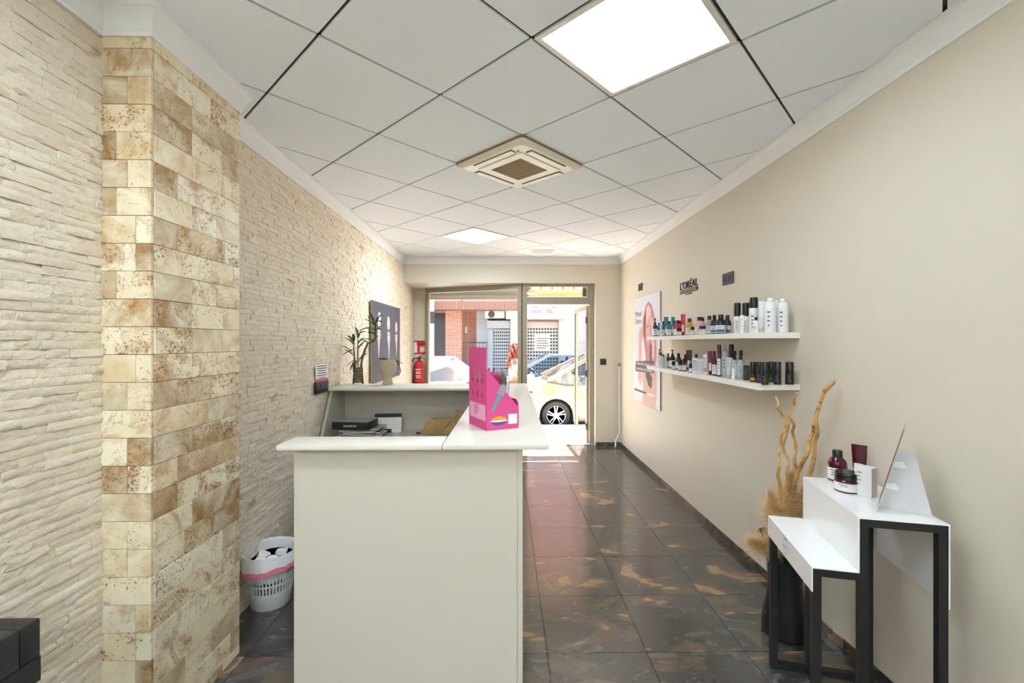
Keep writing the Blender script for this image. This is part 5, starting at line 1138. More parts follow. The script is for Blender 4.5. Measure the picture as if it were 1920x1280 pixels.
def leaf_mb(P0, d, L, w, droop, side=None):
    P0 = Vector(P0); d = Vector(d).normalized(); s = d.cross(Vector((0, 0, 1))); s = s.normalized() if s.length > .1 else Vector((1, 0, 0)); vs = []; fs = []; n = 6; p = P0.copy()
    for k in range(n + 1):
        t = k / n; ww = w * math.sin(math.pi * min(1, t * .86 + .14)) ** .8 if k < n else 0.0004
        c = P0 + d * L * t + Vector((0, 0, -droop * t * t)); up = Vector((0, 0, ww * .35)); vs += [c - s * ww / 2 + up, c, c + s * ww / 2 + up]
    for k in range(n): a = k * 3; fs += [(a, a + 1, a + 4, a + 3), (a + 1, a + 2, a + 5, a + 4)]
    return MB().add(vs, fs)
def plant_pt(px, py, dy=0): return on_y(px, py, gv.y + dy)
lb = thing('lucky_bamboo', gv, 'lucky bamboo with arching narrow leaves growing in the glass vase', 'plant')
stems = [[(668, 705), (665, 680), (664, 660), (663, 640)], [(672, 706), (671, 680), (671, 655), (671, 636)], [(674, 706), (679, 674), (684, 656), (690, 643), (702, 639), (704, 632), (704, 610), (706, 596)]]
for k, s_ in enumerate(stems):
    obj('stem', MB().tube([tuple(plant_pt(x, y, .02 * (k - 1))) for x, y in s_], [.010 if k == 2 else .006] * (len(s_) - 1) + [.004], 8), STEM, lb)
lv_ = [(663, 655, 640, 668, .02), (663, 662, 636, 648, .05), (664, 648, 646, 634, .05), (664, 645, 650, 628, .03), (671, 634, 666, 612, 0), (671, 636, 679, 618, .02), (671, 645, 684, 632, .02), (664, 668, 644, 655, .03), (665, 674, 648, 690, .02), (666, 676, 656, 696, .01), (668, 676, 662, 698, .0), (674, 676, 688, 658, .02), (676, 672, 692, 662, .02), (671, 655, 686, 640, .03), (690, 643, 676, 636, .0), (702, 639, 680, 635, .0), (704, 632, 711, 630, .0), (704, 612, 692, 582, -.01), (704, 606, 712, 596, .01), (706, 600, 718, 590, .02), (704, 612, 682, 598, .04), (704, 622, 684, 616, .04), (705, 618, 716, 620, .03), (704, 628, 688, 624, .03), (671, 628, 688, 622, .04), (671, 622, 700, 615, .05), (664, 640, 662, 625, 0), (706, 604, 716, 606, .05)]
for k, (x0, y0, x1, y1, dr_) in enumerate(lv_):
    a = plant_pt(x0, y0, rk.uniform(-.02, .02)); b = plant_pt(x1, y1, rk.uniform(-.08, .08)); d_ = b - a + Vector((0, 0, dr_))
    obj('leaf', leaf_mb(a, d_, d_.length, rk.uniform(.022, .036), dr_), LEAF, lb)
# head shaped planter
hp = lvl(727, 720.5, DZ); hp.z = DZ; s = hp.y / FPX
hd_ = thing('head_planter', hp, 'sand coloured bust-shaped planter pot on the counter', 'planter')
hh = (722 - 676) * s; STN = mat('cast_stone', (186, 170, 146), .85, var=.1, bump=.3, scale=60)
prof_ = [(9.0, 0, 0), (10.0, .03, 0), (9.6, .09, 0), (8.0, .16, 0), (7.4, .24, 0), (8.0, .31, .5), (10.6, .38, 1.2), (13.2, .47, 1.2), (14.8, .58, .8), (15.8, .70, .3), (15.8, .84, 0), (14.6, .95, 0), (14.2, 1.0, 0)]
rings = []
for r_, t, fw in prof_:
    ring = []
    for k in range(28):
        a = 2 * math.pi * k / 28; R_ = r_ * s
        # face looks to the camera and left: nose and chin swell on that side
        f = max(0, math.cos(a + 1.9)); nose = .10 * math.exp(-((t - .60) / .05) ** 2) * f ** 12 * 1.6 + .07 * math.exp(-((t - .44) / .04) ** 2) * f ** 6
        curl = .05 * math.sin(a * 6 + t * 22) * (1 - f) if .5 < t < .95 else 0
        sock = -.06 * math.exp(-((t - .68) / .035) ** 2) * (math.exp(-((a + 1.9 - .35 + math.pi) % (2 * math.pi) - math.pi) ** 2 / .03) + math.exp(-((a + 1.9 + .35 + math.pi) % (2 * math.pi) - math.pi) ** 2 / .03))
        R2 = R_ * (1 + nose + curl + sock); ring.append((hp.x + R2 * math.cos(a), hp.y + R2 * .95 * math.sin(a), DZ + hh * t))
    rings.append(ring)
inner = [(hp.x + 12.4 * s * math.cos(2 * math.pi * k / 28), hp.y + 12 * s * math.sin(2 * math.pi * k / 28), DZ + hh * .99) for k in range(28)]; inner2 = [(hp.x + 12.5 * s * math.cos(2 * math.pi * k / 28), hp.y + 12 * s * math.sin(2 * math.pi * k / 28), DZ + hh * .86) for k in range(28)]
obj('bust', MB().loft(rings + [inner, inner2]), STN, hd_)
sp2 = thing('trailing_succulent', (hp.x, hp.y, DZ + hh * .87), 'dark green trailing succulent in the bust planter', 'plant')
obj('soil', MB().lathe([(0, hh * .87), (11.5 * s, hh * .87), (11 * s, hh * .9), (0, hh * .91)], (hp.x, hp.y, DZ), 18), mat('soil', (52, 40, 30), .95), sp2)
for k, pts in enumerate(([(722, 677), (716, 674), (710, 672)], [(728, 677), (722, 671), (716, 672)], [(731, 678), (742, 674), (748, 684), (752, 698)], [(728, 678), (731, 684), (732, 692)], [(733, 677), (745, 676), (750, 680)])):
    P = [tuple(plant_pt(x, y, -.02 + .012 * k)) for x, y in pts]; obj('stem', MB().tube(P, [.007, .006, .005, .003][:len(P)], 7), mat('succulent', (48, 66, 40), .5, var=.2), sp2)
    for j in range(2): p = Vector(P[-1 - j]); obj('leaf', leaf_mb(p, (rk.uniform(-1, 1), rk.uniform(-1, 1), .1), .05, .016, .02), LEAF, sp2)
# papers, folder, calendar, paper bag on the inner desk top
IZ = 0.735
fo = on_z(655, 800, IZ)
def flat(name, cx, cy, w, d, z, h, rz, m, par=None, **k):
    M = Matrix.Translation((cx, cy, z)) @ Matrix.Rotation(rz, 4, 'Z'); return obj(name, MB().rbox((-w / 2, -d / 2, 0), (w / 2, d / 2, h), min(.0015, h * .3), 1).xf(M), m, par, **k)
zz_ = IZ + .0005; cx, cy = -1.18, 3.70
mg = [((150, 120, 110), 'russet'), ((206, 200, 196), 'pale grey'), ((120, 60, 76), 'wine red'), ((224, 218, 214), 'off-white'), ((90, 84, 92), 'charcoal'), ((190, 130, 120), 'salmon'), ((214, 208, 208), 'light grey'), ((60, 58, 62), 'black'), ((176, 168, 170), 'mid grey')]
for k, (c_, nm) in enumerate(mg):
    h_ = rk.uniform(.007, .012); th = thing('magazine', (cx, cy, zz_), nm + ' covered magazine in the pile under the black folder', 'magazine', 'magazines piled on the inner desk')
    ox, oy, rz = rk.uniform(-.02, .02), rk.uniform(-.02, .02), rk.uniform(-.12, .12) - .06
    flat('pages', cx + ox, cy + oy, .296, .206, zz_ + .001, h_ - .002, rz, mat('paper_pages', (232, 226, 220), .8, var=.06), th); flat('cover', cx + ox, cy + oy, .30, .21, zz_ + h_ - .001, .001, rz, pm(c_, .25), th); flat('back_cover', cx + ox, cy + oy, .30, .21, zz_, .001, rz, pm(c_, .25), th); zz_ += h_ + .0004
fd = thing('folder_box', (cx - .03, cy - .02, zz_), 'black folder box with white lettering on top of the magazine pile', 'folder')
Mf = Matrix.Translation((cx - .05, cy - .03, zz_)) @ Matrix.Rotation(-.10, 4, 'Z')
fb = obj('case', MB().rbox((-.15, -.105, 0), (.15, .105, .062), .004, 2).xf(Mf), mat('folder_black', (26, 26, 28), .45), fd)
obj('cover_sheet', MB().box((-.145, -.10, .0622), (.145, .10, .0635)).xf(Mf), mat('folder_sheet', (170, 168, 164), .3, var=.25, scale=7), fd, False)
obj('lettering', text_mb('BURMESTER', .02, .0004).xf(Mf @ frame_mtx((0, -.1056, .030), (1, 0, 0), (0, 0, 1))), PW, fb, False)
ca_ = on_z(727, 811, IZ); cl_ = thing('desk_calendar', (ca_.x, ca_.y, IZ), 'white tent desk calendar with black bands', 'calendar')
wC = (752 - 703) * ca_.y / FPX; hC2 = (810 - 775.5) * ca_.y / FPX; Mc = Matrix.Translation((ca_.x, ca_.y, IZ + .0005)) @ Matrix.Rotation(.10, 4, 'Z') @ Matrix.Rotation(math.radians(-8), 4, 'X')
cs = obj('front_leaf', MB().box((-wC / 2, 0, 0), (wC / 2, .002, hC2)).xf(Mc), mat('calendar_white', (240, 238, 232), .5), cl_, False)
Mc2 = Matrix.Translation((ca_.x, ca_.y, IZ + .0005)) @ Matrix.Rotation(.10, 4, 'Z') @ Matrix.Translation((0, hC2 * .36, 0)) @ Matrix.Rotation(math.radians(8), 4, 'X')
obj('back_leaf', MB().box((-wC / 2, 0, 0), (wC / 2, .002, hC2)).xf(Mc2), mat('calendar_white', (240, 238, 232), .5), cl_, False)
def cq(x0, z0, x1, z1, m, nm): obj(nm, MB().box(((x0 - .5) * wC, -.0012, z0 * hC2), ((x1 - .5) * wC, -.0002, z1 * hC2)).xf(Mc), m, cs, False)
cq(0, .82, 1, 1, DK, 'top_band'); cq(0, 0, .64, .2, DK, 'foot_band'); cq(.66, .01, .99, .19, PW, 'note_box'); cq(.05, .03, .15, .17, mat('seal_red', (150, 60, 60), .5), 'seal')
for k in range(4):
    for j in range(7): cq(.12 + j * .115, .28 + k * .125, .15 + j * .115, .30 + k * .125, mat('date_grey', (150, 148, 146), .6), 'date')
obj('binding', MB().tube([tuple(Mc @ Vector((-wC / 2, .001, hC2))), tuple(Mc @ Vector((wC / 2, .001, hC2)))], .004, 8), BLK, cl_)
# crumpled brown paper bag
pb = on_z(827, 812, IZ); KR = mat('kraft_paper', (188, 152, 104), .8, var=.08, bump=.3, scale=14); rk2 = random.Random(21)
bgp = thing('paper_bag', (pb.x, pb.y, IZ), 'crumpled brown paper carrier bag lying on the inner desk', 'bag')
def crumple(rings, am): return [[(x + rk2.uniform(-am, am), y + rk2.uniform(-am, am), max(IZ + .001, z + rk2.uniform(-am, am))) for x, y, z in r_] for r_ in rings]
def bring(cx, cy, z, w, d, rz, n=5):
    pts = []
    for (x0, y0), (x1, y1) in (((-w, -d), (w, -d)), ((w, -d), (w, d)), ((w, d), (-w, d)), ((-w, d), (-w, -d))):
        for k in range(n): t = k / n; x, y = x0 + (x1 - x0) * t, y0 + (y1 - y0) * t; pts.append((cx + x * math.cos(rz) - y * math.sin(rz), cy + x * math.sin(rz) + y * math.cos(rz), z))
    return pts
R_ = [bring(pb.x, pb.y, IZ + .001, .15, .07, .1), bring(pb.x, pb.y, IZ + .04, .145, .075, .1), bring(pb.x + .01, pb.y, IZ + .09, .115, .07, .12), bring(pb.x + .02, pb.y + .01, IZ + .125, .10, .06, .1)]
obj('body', MB().loft(crumple(R_, .010)), KR, bgp, False)
fp = [Vector((pb.x - .14, pb.y - .05, IZ + .10)), Vector((pb.x - .03, pb.y - .07, IZ + .135)), Vector((pb.x + .0, pb.y - .08, IZ + .05)), Vector((pb.x - .10, pb.y - .085, IZ + .03))]
obj('flap', MB().add([tuple(p) for p in fp] + [tuple(p + Vector((0, .004, .003))) for p in fp], [(0, 1, 2, 3), (7, 6, 5, 4), (0, 4, 5, 1), (1, 5, 6, 2), (2, 6, 7, 3), (3, 7, 4, 0)]), KR, bgp, False)
obj('folded_side', MB().loft(crumple([bring(pb.x + .10, pb.y + .0, IZ + .02, .03, .06, .4, 3), bring(pb.x + .14, pb.y + .0, IZ + .12, .03, .055, .5, 3), bring(pb.x + .17, pb.y + .02, IZ + .17, .02, .03, .6, 3), bring(pb.x + .15, pb.y + .02, IZ + .20, .010, .014, .6, 3)], .006)), KR, bgp, False)
obj('handle', MB().tube([(pb.x - .06, pb.y - .085, IZ + .03), (pb.x + .0, pb.y - .10, IZ + .02), (pb.x + .05, pb.y - .09, IZ + .08), (pb.x + .11, pb.y - .07, IZ + .15)], .006, 6), KR, bgp)
ky = on_z(785, 813, IZ); kt = thing('key_bunch', (ky.x, ky.y, IZ), 'small black key fob lying beside the paper bag', 'keys')
obj('fob', MB().rbox((ky.x - .02, ky.y - .012, IZ + .0004), (ky.x + .012, ky.y + .012, IZ + .014), .004, 2), BLK, kt); obj('ring', MB().tube([(ky.x + .024 + .014 * math.cos(a), ky.y + .014 * math.sin(a), IZ + .003) for a in [2 * math.pi * k / 12 for k in range(12)]], .002, 5, True), ALUD, kt)
# ================================================================== outside: pavement, road, buildings opposite
RZ = -0.32
PAV = mat('pale_pavement', (206, 198, 186), .8, var=.08, scale=8); ASP = mat('asphalt', (112, 110, 108), .9, var=.12, scale=40, bump=.2)
def wedge(y0, y1, z0, z1, x0=-14, x1=14, zb=-.5):
    return MB().add([(x0, y0, zb), (x1, y0, zb), (x1, y1, zb), (x0, y1, zb), (x0, y0, z0), (x1, y0, z0), (x1, y1, z1), (x0, y1, z1)], [(3, 2, 1, 0), (4, 5, 6, 7), (0, 1, 5, 4), (1, 2, 6, 5), (2, 3, 7, 6), (3, 0, 4, 7)])
pvm = struct('pavement_near', wedge(6.66, 9.0, -.02, -.17), PAV, 'pale sunlit pavement outside the shop door', 'pavement')
struct('kerb_near', wedge(9.0, 9.15, -.168, -.175), mat('kerb_stone', (176, 172, 166), .8, var=.1), 'granite kerb at the edge of the pavement', 'kerb')
struct('road', MB().box((-14, 9.15, -.6), (14, 13.7, RZ)), ASP, 'grey asphalt street between the parked cars', 'road')
struct('pavement_far', MB().box((-14, 13.7, -.6), (14, 15.2, RZ + .13)), PAV, 'pavement on the opposite side of the street', 'pavement')
YO = 15.0
def fx(px): return on_y(px, 640, YO).x
def fz(py): return on_y(960, py, YO).z
def m_brick():
    t = NT('orange_brick'); v = t.coord('Object'); mp = t.new('ShaderNodeMapping'); mp.inputs['Rotation'].default_value = (math.pi / 2, 0, 0); t.link(v, mp.inputs['Vector'])
    b = t.new('ShaderNodeTexBrick'); b.inputs['Color1'].default_value = lin((206, 134, 104)); b.inputs['Color2'].default_value = lin((188, 112, 84)); b.inputs['Mortar'].default_value = lin((206, 184, 164)); b.inputs['Scale'].default_value = 1.0
    b.inputs['Brick Width'].default_value = .25; b.inputs['Row Height'].default_value = .065; b.inputs['Mortar Size'].default_value = .008; t.link(mp.outputs[0], b.inputs['Vector'])
    t.link(b.outputs['Color'], t.b.inputs['Base Color']); t.b.inputs['Roughness'].default_value = .85; t.bump(b.outputs['Fac'], -.3, .01); return t.m
BRICK = m_brick(); SALM = mat('salmon_render', (236, 196, 166), .85, var=.03, scale=3); PINKW = mat('pale_pink_render', (240, 222, 208), .85, var=.03, scale=3); GREYR = mat('grey_render', (190, 188, 184), .85)
DKI = mat('dark_opening', (48, 50, 54), .3); SHUT = mat('beige_shutter', (214, 198, 176), .5); SHUG = mat('grey_shutter', (190, 190, 186), .5)
G0 = RZ + .13
# --- corner brick house with porch
bh = thing('brick_house', (fx(860), YO, G0), 'orange brick house with deep porch and brown eaves across the street', 'building')
obj('wall', MB().box((-9, YO + 1.2, G0), (fx(957), YO + 2.0, 7.5)).box((-9, YO, fz(567) - .25), (fx(957), YO + 1.2, 7.5)), SALM, bh, False)
obj('brick_wall', MB().box((fx(865), YO + .9, G0), (fx(892), YO + 1.2, fz(575))), BRICK, bh, False)
obj('brick_pillar', MB().box((fx(835), YO, G0), (fx(866), YO + .5, fz(578))), BRICK, bh, False)
obj('brick_pillar', MB().box((-9, YO, G0), (-5.0, YO + .5, fz(578))), BRICK, bh, False)
obj('grey_wall', MB().box((fx(891), YO + .6, G0), (fx(916), YO + 1.2, fz(575))), GREYR, bh, False)
obj('porch_opening', MB().box((-5.0, YO + 1.15, G0), (fx(836), YO + 1.19, fz(583))), DKI, bh, False)
eav = obj('eave', MB().box((-9, YO - .7, fz(583)), (fx(971), YO, fz(568))), mat('brown_eave', (176, 128, 106), .7), bh, False)
for k in range(46):
    x = fx(971) - .03 - k * .075
    obj('eave_slat', MB().box((x - .028, YO - .725, fz(583)), (x + .028, YO - .7, fz(569))), mat('brown_eave_slat', (170, 118, 96), .7), eav, False)
def railing(x0, x1, y, z0, z1):
    rl = obj('railing', MB().box((x0, y, z1 - .04), (x1, y + .03, z1)).box((x0, y, z0), (x1, y + .03, z0 + .03)), mat('black_iron', (56, 54, 54), .5), bh, False)
    n = int((x1 - x0) / .11)
    for k in range(n + 1): x = x0 + (x1 - x0) * k / n; obj('baluster', MB().box((x - .009, y + .005, z0), (x + .009, y + .023, z1)), mat('black_iron', (56, 54, 54), .5), rl, False)
railing(-4.6, fx(836), YO + .1, fz(676), fz(641)); railing(fx(866), fx(912), YO + .1, G0 + .05, fz(641))
obj('house_number', MB().rbox((fx(867.5), YO + .87, fz(624)), (fx(871.5), YO + .9, fz(611)), .005, 1), WHT, bh)
# air conditioner outside unit
x0, x1 = fx(909), fx(946); zA, zB = fz(596), fz(582)
oa = thing('outdoor_air_unit', ((x0 + x1) / 2, YO + .3, zA), 'white outdoor air conditioning unit above the grey shutter', 'air conditioner')
obj('casing', MB().rbox((x0, YO + .1, zA), (x1, YO + .5, zB), .02, 2), WHT, oa)
obj('fan_grille', MB().lathe([(0, 0), (.10, 0), (.115, .012), (.115, .02), (0, .02)], (0, 0, 0), 20).xf(frame_mtx((x0 + .22, YO + .098, (zA + zB) / 2), (1, 0, 0), (0, 0, 1))), DG, oa)
for xb_ in (x0 + .1, x1 - .14): obj('wall_bracket', MB().box((xb_, YO + .15, zA - .05), (xb_ + .04, YO + .62, zA)), DG, oa, False)
# rolling shutters with rows of openings
def shutter(xa, xb, za, zb, y, m, nx, hz, label, solid_top, housing=None):
    th = thing('roller_shutter', ((xa + xb) / 2, y, za), label, 'shutter')
    obj('backing', MB().box((xa, y + .06, za), (xb, y + .08, zb)), DKI, th, False)
    n = int((zb - solid_top - za) / hz)
    obj('top_slat', MB().box((xa, y, za + n * hz), (xb, y + .03, zb)), m, th, False)
    for k in range(n):
        z = za + k * hz; sl = obj('slat', MB().box((xa, y, z), (xb, y + .03, z + hz * .46)), m, th, False)
        w = (xb - xa) / nx; br = MB()
        for i in range(nx + 1): x = xa + w * i; br.box((max(xa, x - w * .17), y + .004, z + hz * .46), (min(xb, x + w * .17), y + .026, z + hz))
        tag(obj('link_bars', br, m, sl, False), kind='stuff')
    if housing: obj('housing', MB().rbox(*housing, .01, 1), GREYR, th)
    return th
shutter(fx(924), fx(956), G0, fz(616), YO + .55, SHUG, 8, .115, 'grey open-link roller shutter under the box housing', .04, ((fx(912), YO + .3, fz(615)), (fx(956), YO + .56, fz(600))))
obj('door_post', MB().box((fx(914), YO + .5, G0), (fx(923.5), YO + .6, fz(615))), GREYR, bh, False)
# --- shop with sign
sh = thing('pink_shop', (fx(1020), YO + .3, G0), 'pale pink rendered shop front across the street', 'building')
obj('wall', MB().box((fx(957), YO + .3, G0), (fx(990), YO + 1.6, 7.5)).box((fx(1050), YO + .3, G0), (9, YO + 1.6, 7.5)).box((fx(990), YO + .3, fz(600)), (fx(1050), YO + 1.6, 7.5)), PINKW, sh, False)
obj('upper_wall', MB().box((fx(957), YO + .26, fz(566)), (9, YO + .3, 7.5)), mat('salmon_pink', (232, 178, 152), .85, var=.04, scale=3), sh, False)
obj('corner_strip', MB().box((fx(957), YO + .24, G0), (fx(972), YO + .3, fz(585))), WHITEP, sh, False)
for k in range(2): obj('window', MB().box((fx(1065) + 1.6 * k + 2.6, YO + .29, 1.0), (fx(1065) + 1.6 * k + 3.6, YO + .3, 2.2)), DKI, sh, False)
shutter(fx(989), fx(1049.5), G0, fz(601), YO + .45, SHUT, 11, .115, 'beige open-link roller shutter below the pink sign', .16)
nt = thing('shutter_notice', (fx(1022), YO + .44, fz(655)), 'large cream paper notice fixed to the beige shutter', 'notice')
nb = obj('sheet', MB().box((fx(1003), YO + .435, fz(658)), (fx(1034), YO + .448, fz(626))), mat('notice_cream', (244, 222, 190), .6), nt, False)
for k in range(5):
    obj('text_row', MB().box((fx(1008), YO + .432, fz(635 + k * 4.6)), (fx(1008 + (24, 20, 22, 23, 18)[k]), YO + .4345, fz(633.4 + k * 4.6))), mat('notice_ink', (120, 100, 88), .6), nb, False)
obj('star_mark', MB().prism([(fx(1009), fz(646)), (fx(1012), fz(641)), (fx(1013), fz(646))], YO + .431, YO + .434, 'y'), mat('notice_yellow', (240, 200, 40), .6), nb, False)
x0, x1, z0, z1 = fx(948.5), fx(1068), fz(598), fz(572)
sgn = thing('shop_sign', ((x0 + x1) / 2, YO - .1, z0), 'white and pink shop sign above the beige shutter', 'sign')
sb = obj('panel', MB().rbox((x0, YO - .12, z0), (x1, YO + .29, z1), .02, 2), mat('sign_white', (248, 240, 242), .4), sgn)
obj('pink_area', MB().prism([(fx(1000), z0 + .1), (fx(1046), z0 + .2), (fx(1046), z1 - .02), (fx(1000), z1 - .02)], YO - .124, YO - .121, 'y'), mat('sign_pink', (244, 206, 220), .5), sb, False)
def sg_text(s, px, py, size): obj('lettering', text_mb(s, size, .004).xf(frame_mtx((fx(px), YO - .127, fz(py)), (1, 0, 0), (0, 0, 1))), mat('sign_rose', (170, 70, 104), .5), sb, False)
sg_text('M', 1003, 577.5, .14); sg_text('ance', 1004, 583.5, .2); sg_text('M', 1039, 577.5, .14); sg_text('da', 1030, 583.5, .22);
obj('yellow_tag', MB().box((fx(1035), YO - .132, fz(589)), (fx(1049), YO - .126, fz(580))), mat('tag_yellow', (240, 226, 150), .5), sb, False)
obj('seam', MB().box((fx(1020) - .012, YO - .126, z0), (fx(1020) + .012, YO - .119, z1)), WHT, sb, False)
obj('rail', MB().box((fx(990), YO + .28, fz(601.5)), (fx(1050), YO + .44, fz(599))), mat('maroon_rail', (150, 96, 92), .5), sgn, False)
ys_ = obj('alarm_sticker', MB().rbox((fx(958.5), YO + .21, fz(593)), (fx(964.5), YO + .239, fz(585)), .01, 1), mat('sticker_yellow', (246, 206, 40), .5), None, label='yellow alarm sticker on the white corner strip', cat='sticker')
# left neighbour and closing facades along the street
struct('wall_street_left', MB().box((-14, YO - .2, G0), (-9.0, YO + 1.5, 8)), SALM, 'salmon rendered facade along the street', 'building')
struct('wall_street_right', MB().box((9, YO + .1, G0), (14, YO + 1.5, 8)), PINKW, 'pink rendered facade further along the street', 'building')
pole = thing('white_post', (fx(806), 13.95, G0), 'white painted post in front of the brick house porch', 'post')
px_ = on_y(810, 640, 13.95).x
obj('shaft', MB().tube([(px_, 13.95, G0), (px_, 13.95, 3.4)], .07, 12), WHT, pole); obj('meter_box', MB().rbox((px_ - .04, 13.86, on_y(0, 606, 13.9).z), (px_ + .1, 13.9, on_y(0, 583, 13.9).z), .01, 1), DG, pole)
# ---------------------------------------------------------------- rolled shutters over window and door, outside
hs = thing('shutter_housing', (-.5, 7.42, 2.25), 'dark grey rolled shutter housing outside above the shop window', 'shutter housing')
zb_ = on_y(880, 560, 7.42).z
obj('casing', MB().rbox((-1.26, 7.42, zb_), (.2, 7.6, 2.62), .01, 1), mat('housing_dark', (86, 84, 84), .5), hs)
obj('bottom_slat', MB().rbox((-1.25, 7.40, zb_ - .015), (.2, 7.43, zb_ + .05), .004, 1), mat('housing_slat', (120, 116, 112), .45), hs)
obj('pull_hook', MB().tube([(-.75 + .03, 7.41, zb_), (-.72, 7.41, zb_ - .05)], .008, 6), BLK, hs)
h2 = thing('shutter_housing', (.8, 6.9, 2.2), 'tan rolled shutter housing outside above the shop door', 'shutter housing')
TANH = mat('housing_tan', (182, 158, 126), .6, var=.06)
z0 = on_y(1040, 555, 6.92).z
obj('casing', MB().rbox((.36, 6.92, z0), (1.30, 7.0, z0 + .10), .006, 1), TANH, h2)
obj('sun_stop_plate', MB().box((.30, 7.002, z0), (1.36, 7.04, z0 + .42)), TANH, h2, False)  # added plate that stops sunlight slipping through above the casing
for k in range(5): obj('daylight_slot', MB().box((.40 + k * .17, 6.93, z0 + .115), (.54 + k * .17, 7.0, z0 + .15)), PW, h2, False)  # white blocks stand in for daylight showing through the slots
obj('slot_rail', MB().box((.36, 6.935, z0 + .101), (1.3, 6.99, z0 + .114)).box((.36, 6.935, z0 + .151), (1.3, 6.99, z0 + .2)), TANH, h2, False)
obj('end_bracket', MB().rbox((1.2, 6.9, z0 - .01), (1.26, 6.918, z0 + .2), .004, 1), BLK, h2)
# ---------------------------------------------------------------- cars
TYRE = mat('tyre', (40, 40, 40), .8); RIM = mat('alloy', (200, 200, 202), .25, .8, var=.02); ARCH = mat('arch_liner', (24, 24, 24), .9)
def car(x_front, y_near, paint, label, spec, glass):
    """a hatchback facing -x; spec is the side outline in metres above the road"""
    th = thing('parked_car', (x_front + spec['L'] / 2, y_near + .85, RZ), label, 'car')
    L = spec['L']; w = 1.7; X = lambda x: x_front + x; R = .30; ra = .355
    wf, wr_ = spec['wf'], spec['wr']
    top = spec['hood'] + spec['belt']
    def arch(c): return [(c + ra * math.cos(a), .30 + ra * math.sin(a)) for a in [math.pi * (1 - k / 10) for k in range(11)]][::-1]
    low = [(L - .03, .5), (L - .1, .22), (wr_ + ra, .20)] + arch(wr_)[0:11] + [(wr_ - ra, .18), (wf + ra, .18)] + arch(wf) + [(wf - ra, .2), (.06, .22)]
    out = [(0.0, .42), (0.0, .62)] + top + low
    rings = []
    cxm = L / 2
    for y, inset, dz in ((0, .10, -.05), (.05, .03, -.015), (.14, 0, 0), (.5, -.0, .015), (.85, -.02, .03), (1.2, 0, .015), (w - .14, 0, 0), (w - .05, .03, -.015), (w, .10, -.05)):
        ring = []
        for x, z in out:
            k = (x - cxm) / cxm; nx = x - inset * (1 if k > .8 else -1 if k < -.8 else 0) * 1.6
            nz = z + (dz if z > .7 else 0); ring.append((X(nx), y_near + y, RZ + nz))
        rings.append(ring)
    body = obj('body', MB().loft(rings), paint, th, True, .5)
    obj('underbody', MB().box((X(.2), y_near + .16, RZ + .2), (X(L - .2), y_near + w - .16, RZ + .7)), ARCH, th, False)
    # greenhouse
    A0_, A1, B1_, C1, C0 = spec['A0'], spec['A1'], spec['B'], spec['C1'], spec['C0']
    def yb(s): return y_near + (.06 if s < 0 else w - .06)
    def yt(s): return y_near + (.24 if s < 0 else w - .24)
    P = lambda x, y, z: (X(x), y, RZ + z)
    bz = spec['bz']
    for s in (-1, 1):
        a0, a1, c1, c0 = P(A0_[0], yb(s), A0_[1]), P(A1[0], yt(s), A1[1]), P(C1[0], yt(s), C1[1]), P(C0[0], yb(s), C0[1])
        q0, bm0, bm1 = P(spec['Q'], yb(s), bz), P(B1_, yb(s), bz), P(B1_ + .06, yt(s), (A1[1] + C1[1]) / 2)
        obj('pillar', MB().tube([a0, a1], [.05, .035], 8), paint, th); obj('pillar', MB().tube([c0, c1], [.09, .05], 8), paint, th); obj('pillar', MB().tube([bm0, bm1], [.035, .03], 8), BLK, th); obj('roof_rail', MB().tube([a1, bm1, c1], .035, 8), paint, th)
        qt = P(A0_[0] + (A1[0] - A0_[0]) * .42, yb(s) + (yt(s) - yb(s)) * .42, A0_[1] + (A1[1] - A0_[1]) * .42)
        q1 = P(spec['Q'] + .42, yb(s), bz); obj('quarter_post', MB().tube([qt, q1], .022, 6), paint, th)
        obj('side_window', MB().add([q0, q1, qt, a0], [(0, 1, 2, 3)]), spec.get('qg', glass), th, False)
        obj('side_window', MB().add([q1, bm0, bm1, a1, qt], [(0, 1, 2, 3, 4)]), glass, th, False); obj('side_window', MB().add([bm0, c0, c1, bm1], [(0, 1, 2, 3)]), glass, th, False)
    if 'cpan' in spec:
        for s in (-1, 1):
            o_ = -.006 if s < 0 else .006
            obj('quarter_panel', MB().add([P(x, (yb(s) if low_ else yt(s)) + o_, z) for x, z, low_ in spec['cpan']], [(0, 1, 2, 3)]), paint, th, False)
    yn, yf_ = yb(-1), yb(1); tn, tf = yt(-1), yt(1)
    obj('windscreen', MB().add([P(A0_[0], yn, A0_[1]), P(A0_[0] - .12, y_near + w / 2, A0_[1] + .01), P(A0_[0], yf_, A0_[1]), P(A1[0], tf, A1[1]), P(A1[0] - .05, y_near + w / 2, A1[1] + .02), P(A1[0], tn, A1[1])], [(0, 1, 4, 5), (1, 2, 3, 4)]), spec.get('wg', glass), th, False)
    obj('rear_window', MB().add([P(C0[0], yn, C0[1]), P(C0[0], yf_, C0[1]), P(C1[0], tf, C1[1]), P(C1[0], tn, C1[1])], [(0, 1, 2, 3)]), spec.get('rg', glass), th, False)
    obj('roof', MB().loft([[P(x, y, z + dz + o) for x, z in (A1, ((A1[0] + C1[0]) / 2, max(A1[1], C1[1]) + .02), (C1[0] + .06, C1[1] - .01))] + [P(x, y, z + dz + o - .03) for x, z in ((C1[0] + .06, C1[1] - .01), ((A1[0] + C1[0]) / 2, max(A1[1], C1[1]) + .02), A1)] for y, dz, o in ((tn - .02, 0, 0), (tn + .12, .03, 0), (y_near + w / 2, .045, 0), (tf - .12, .03, 0), (tf + .02, 0, 0))]), paint, th)
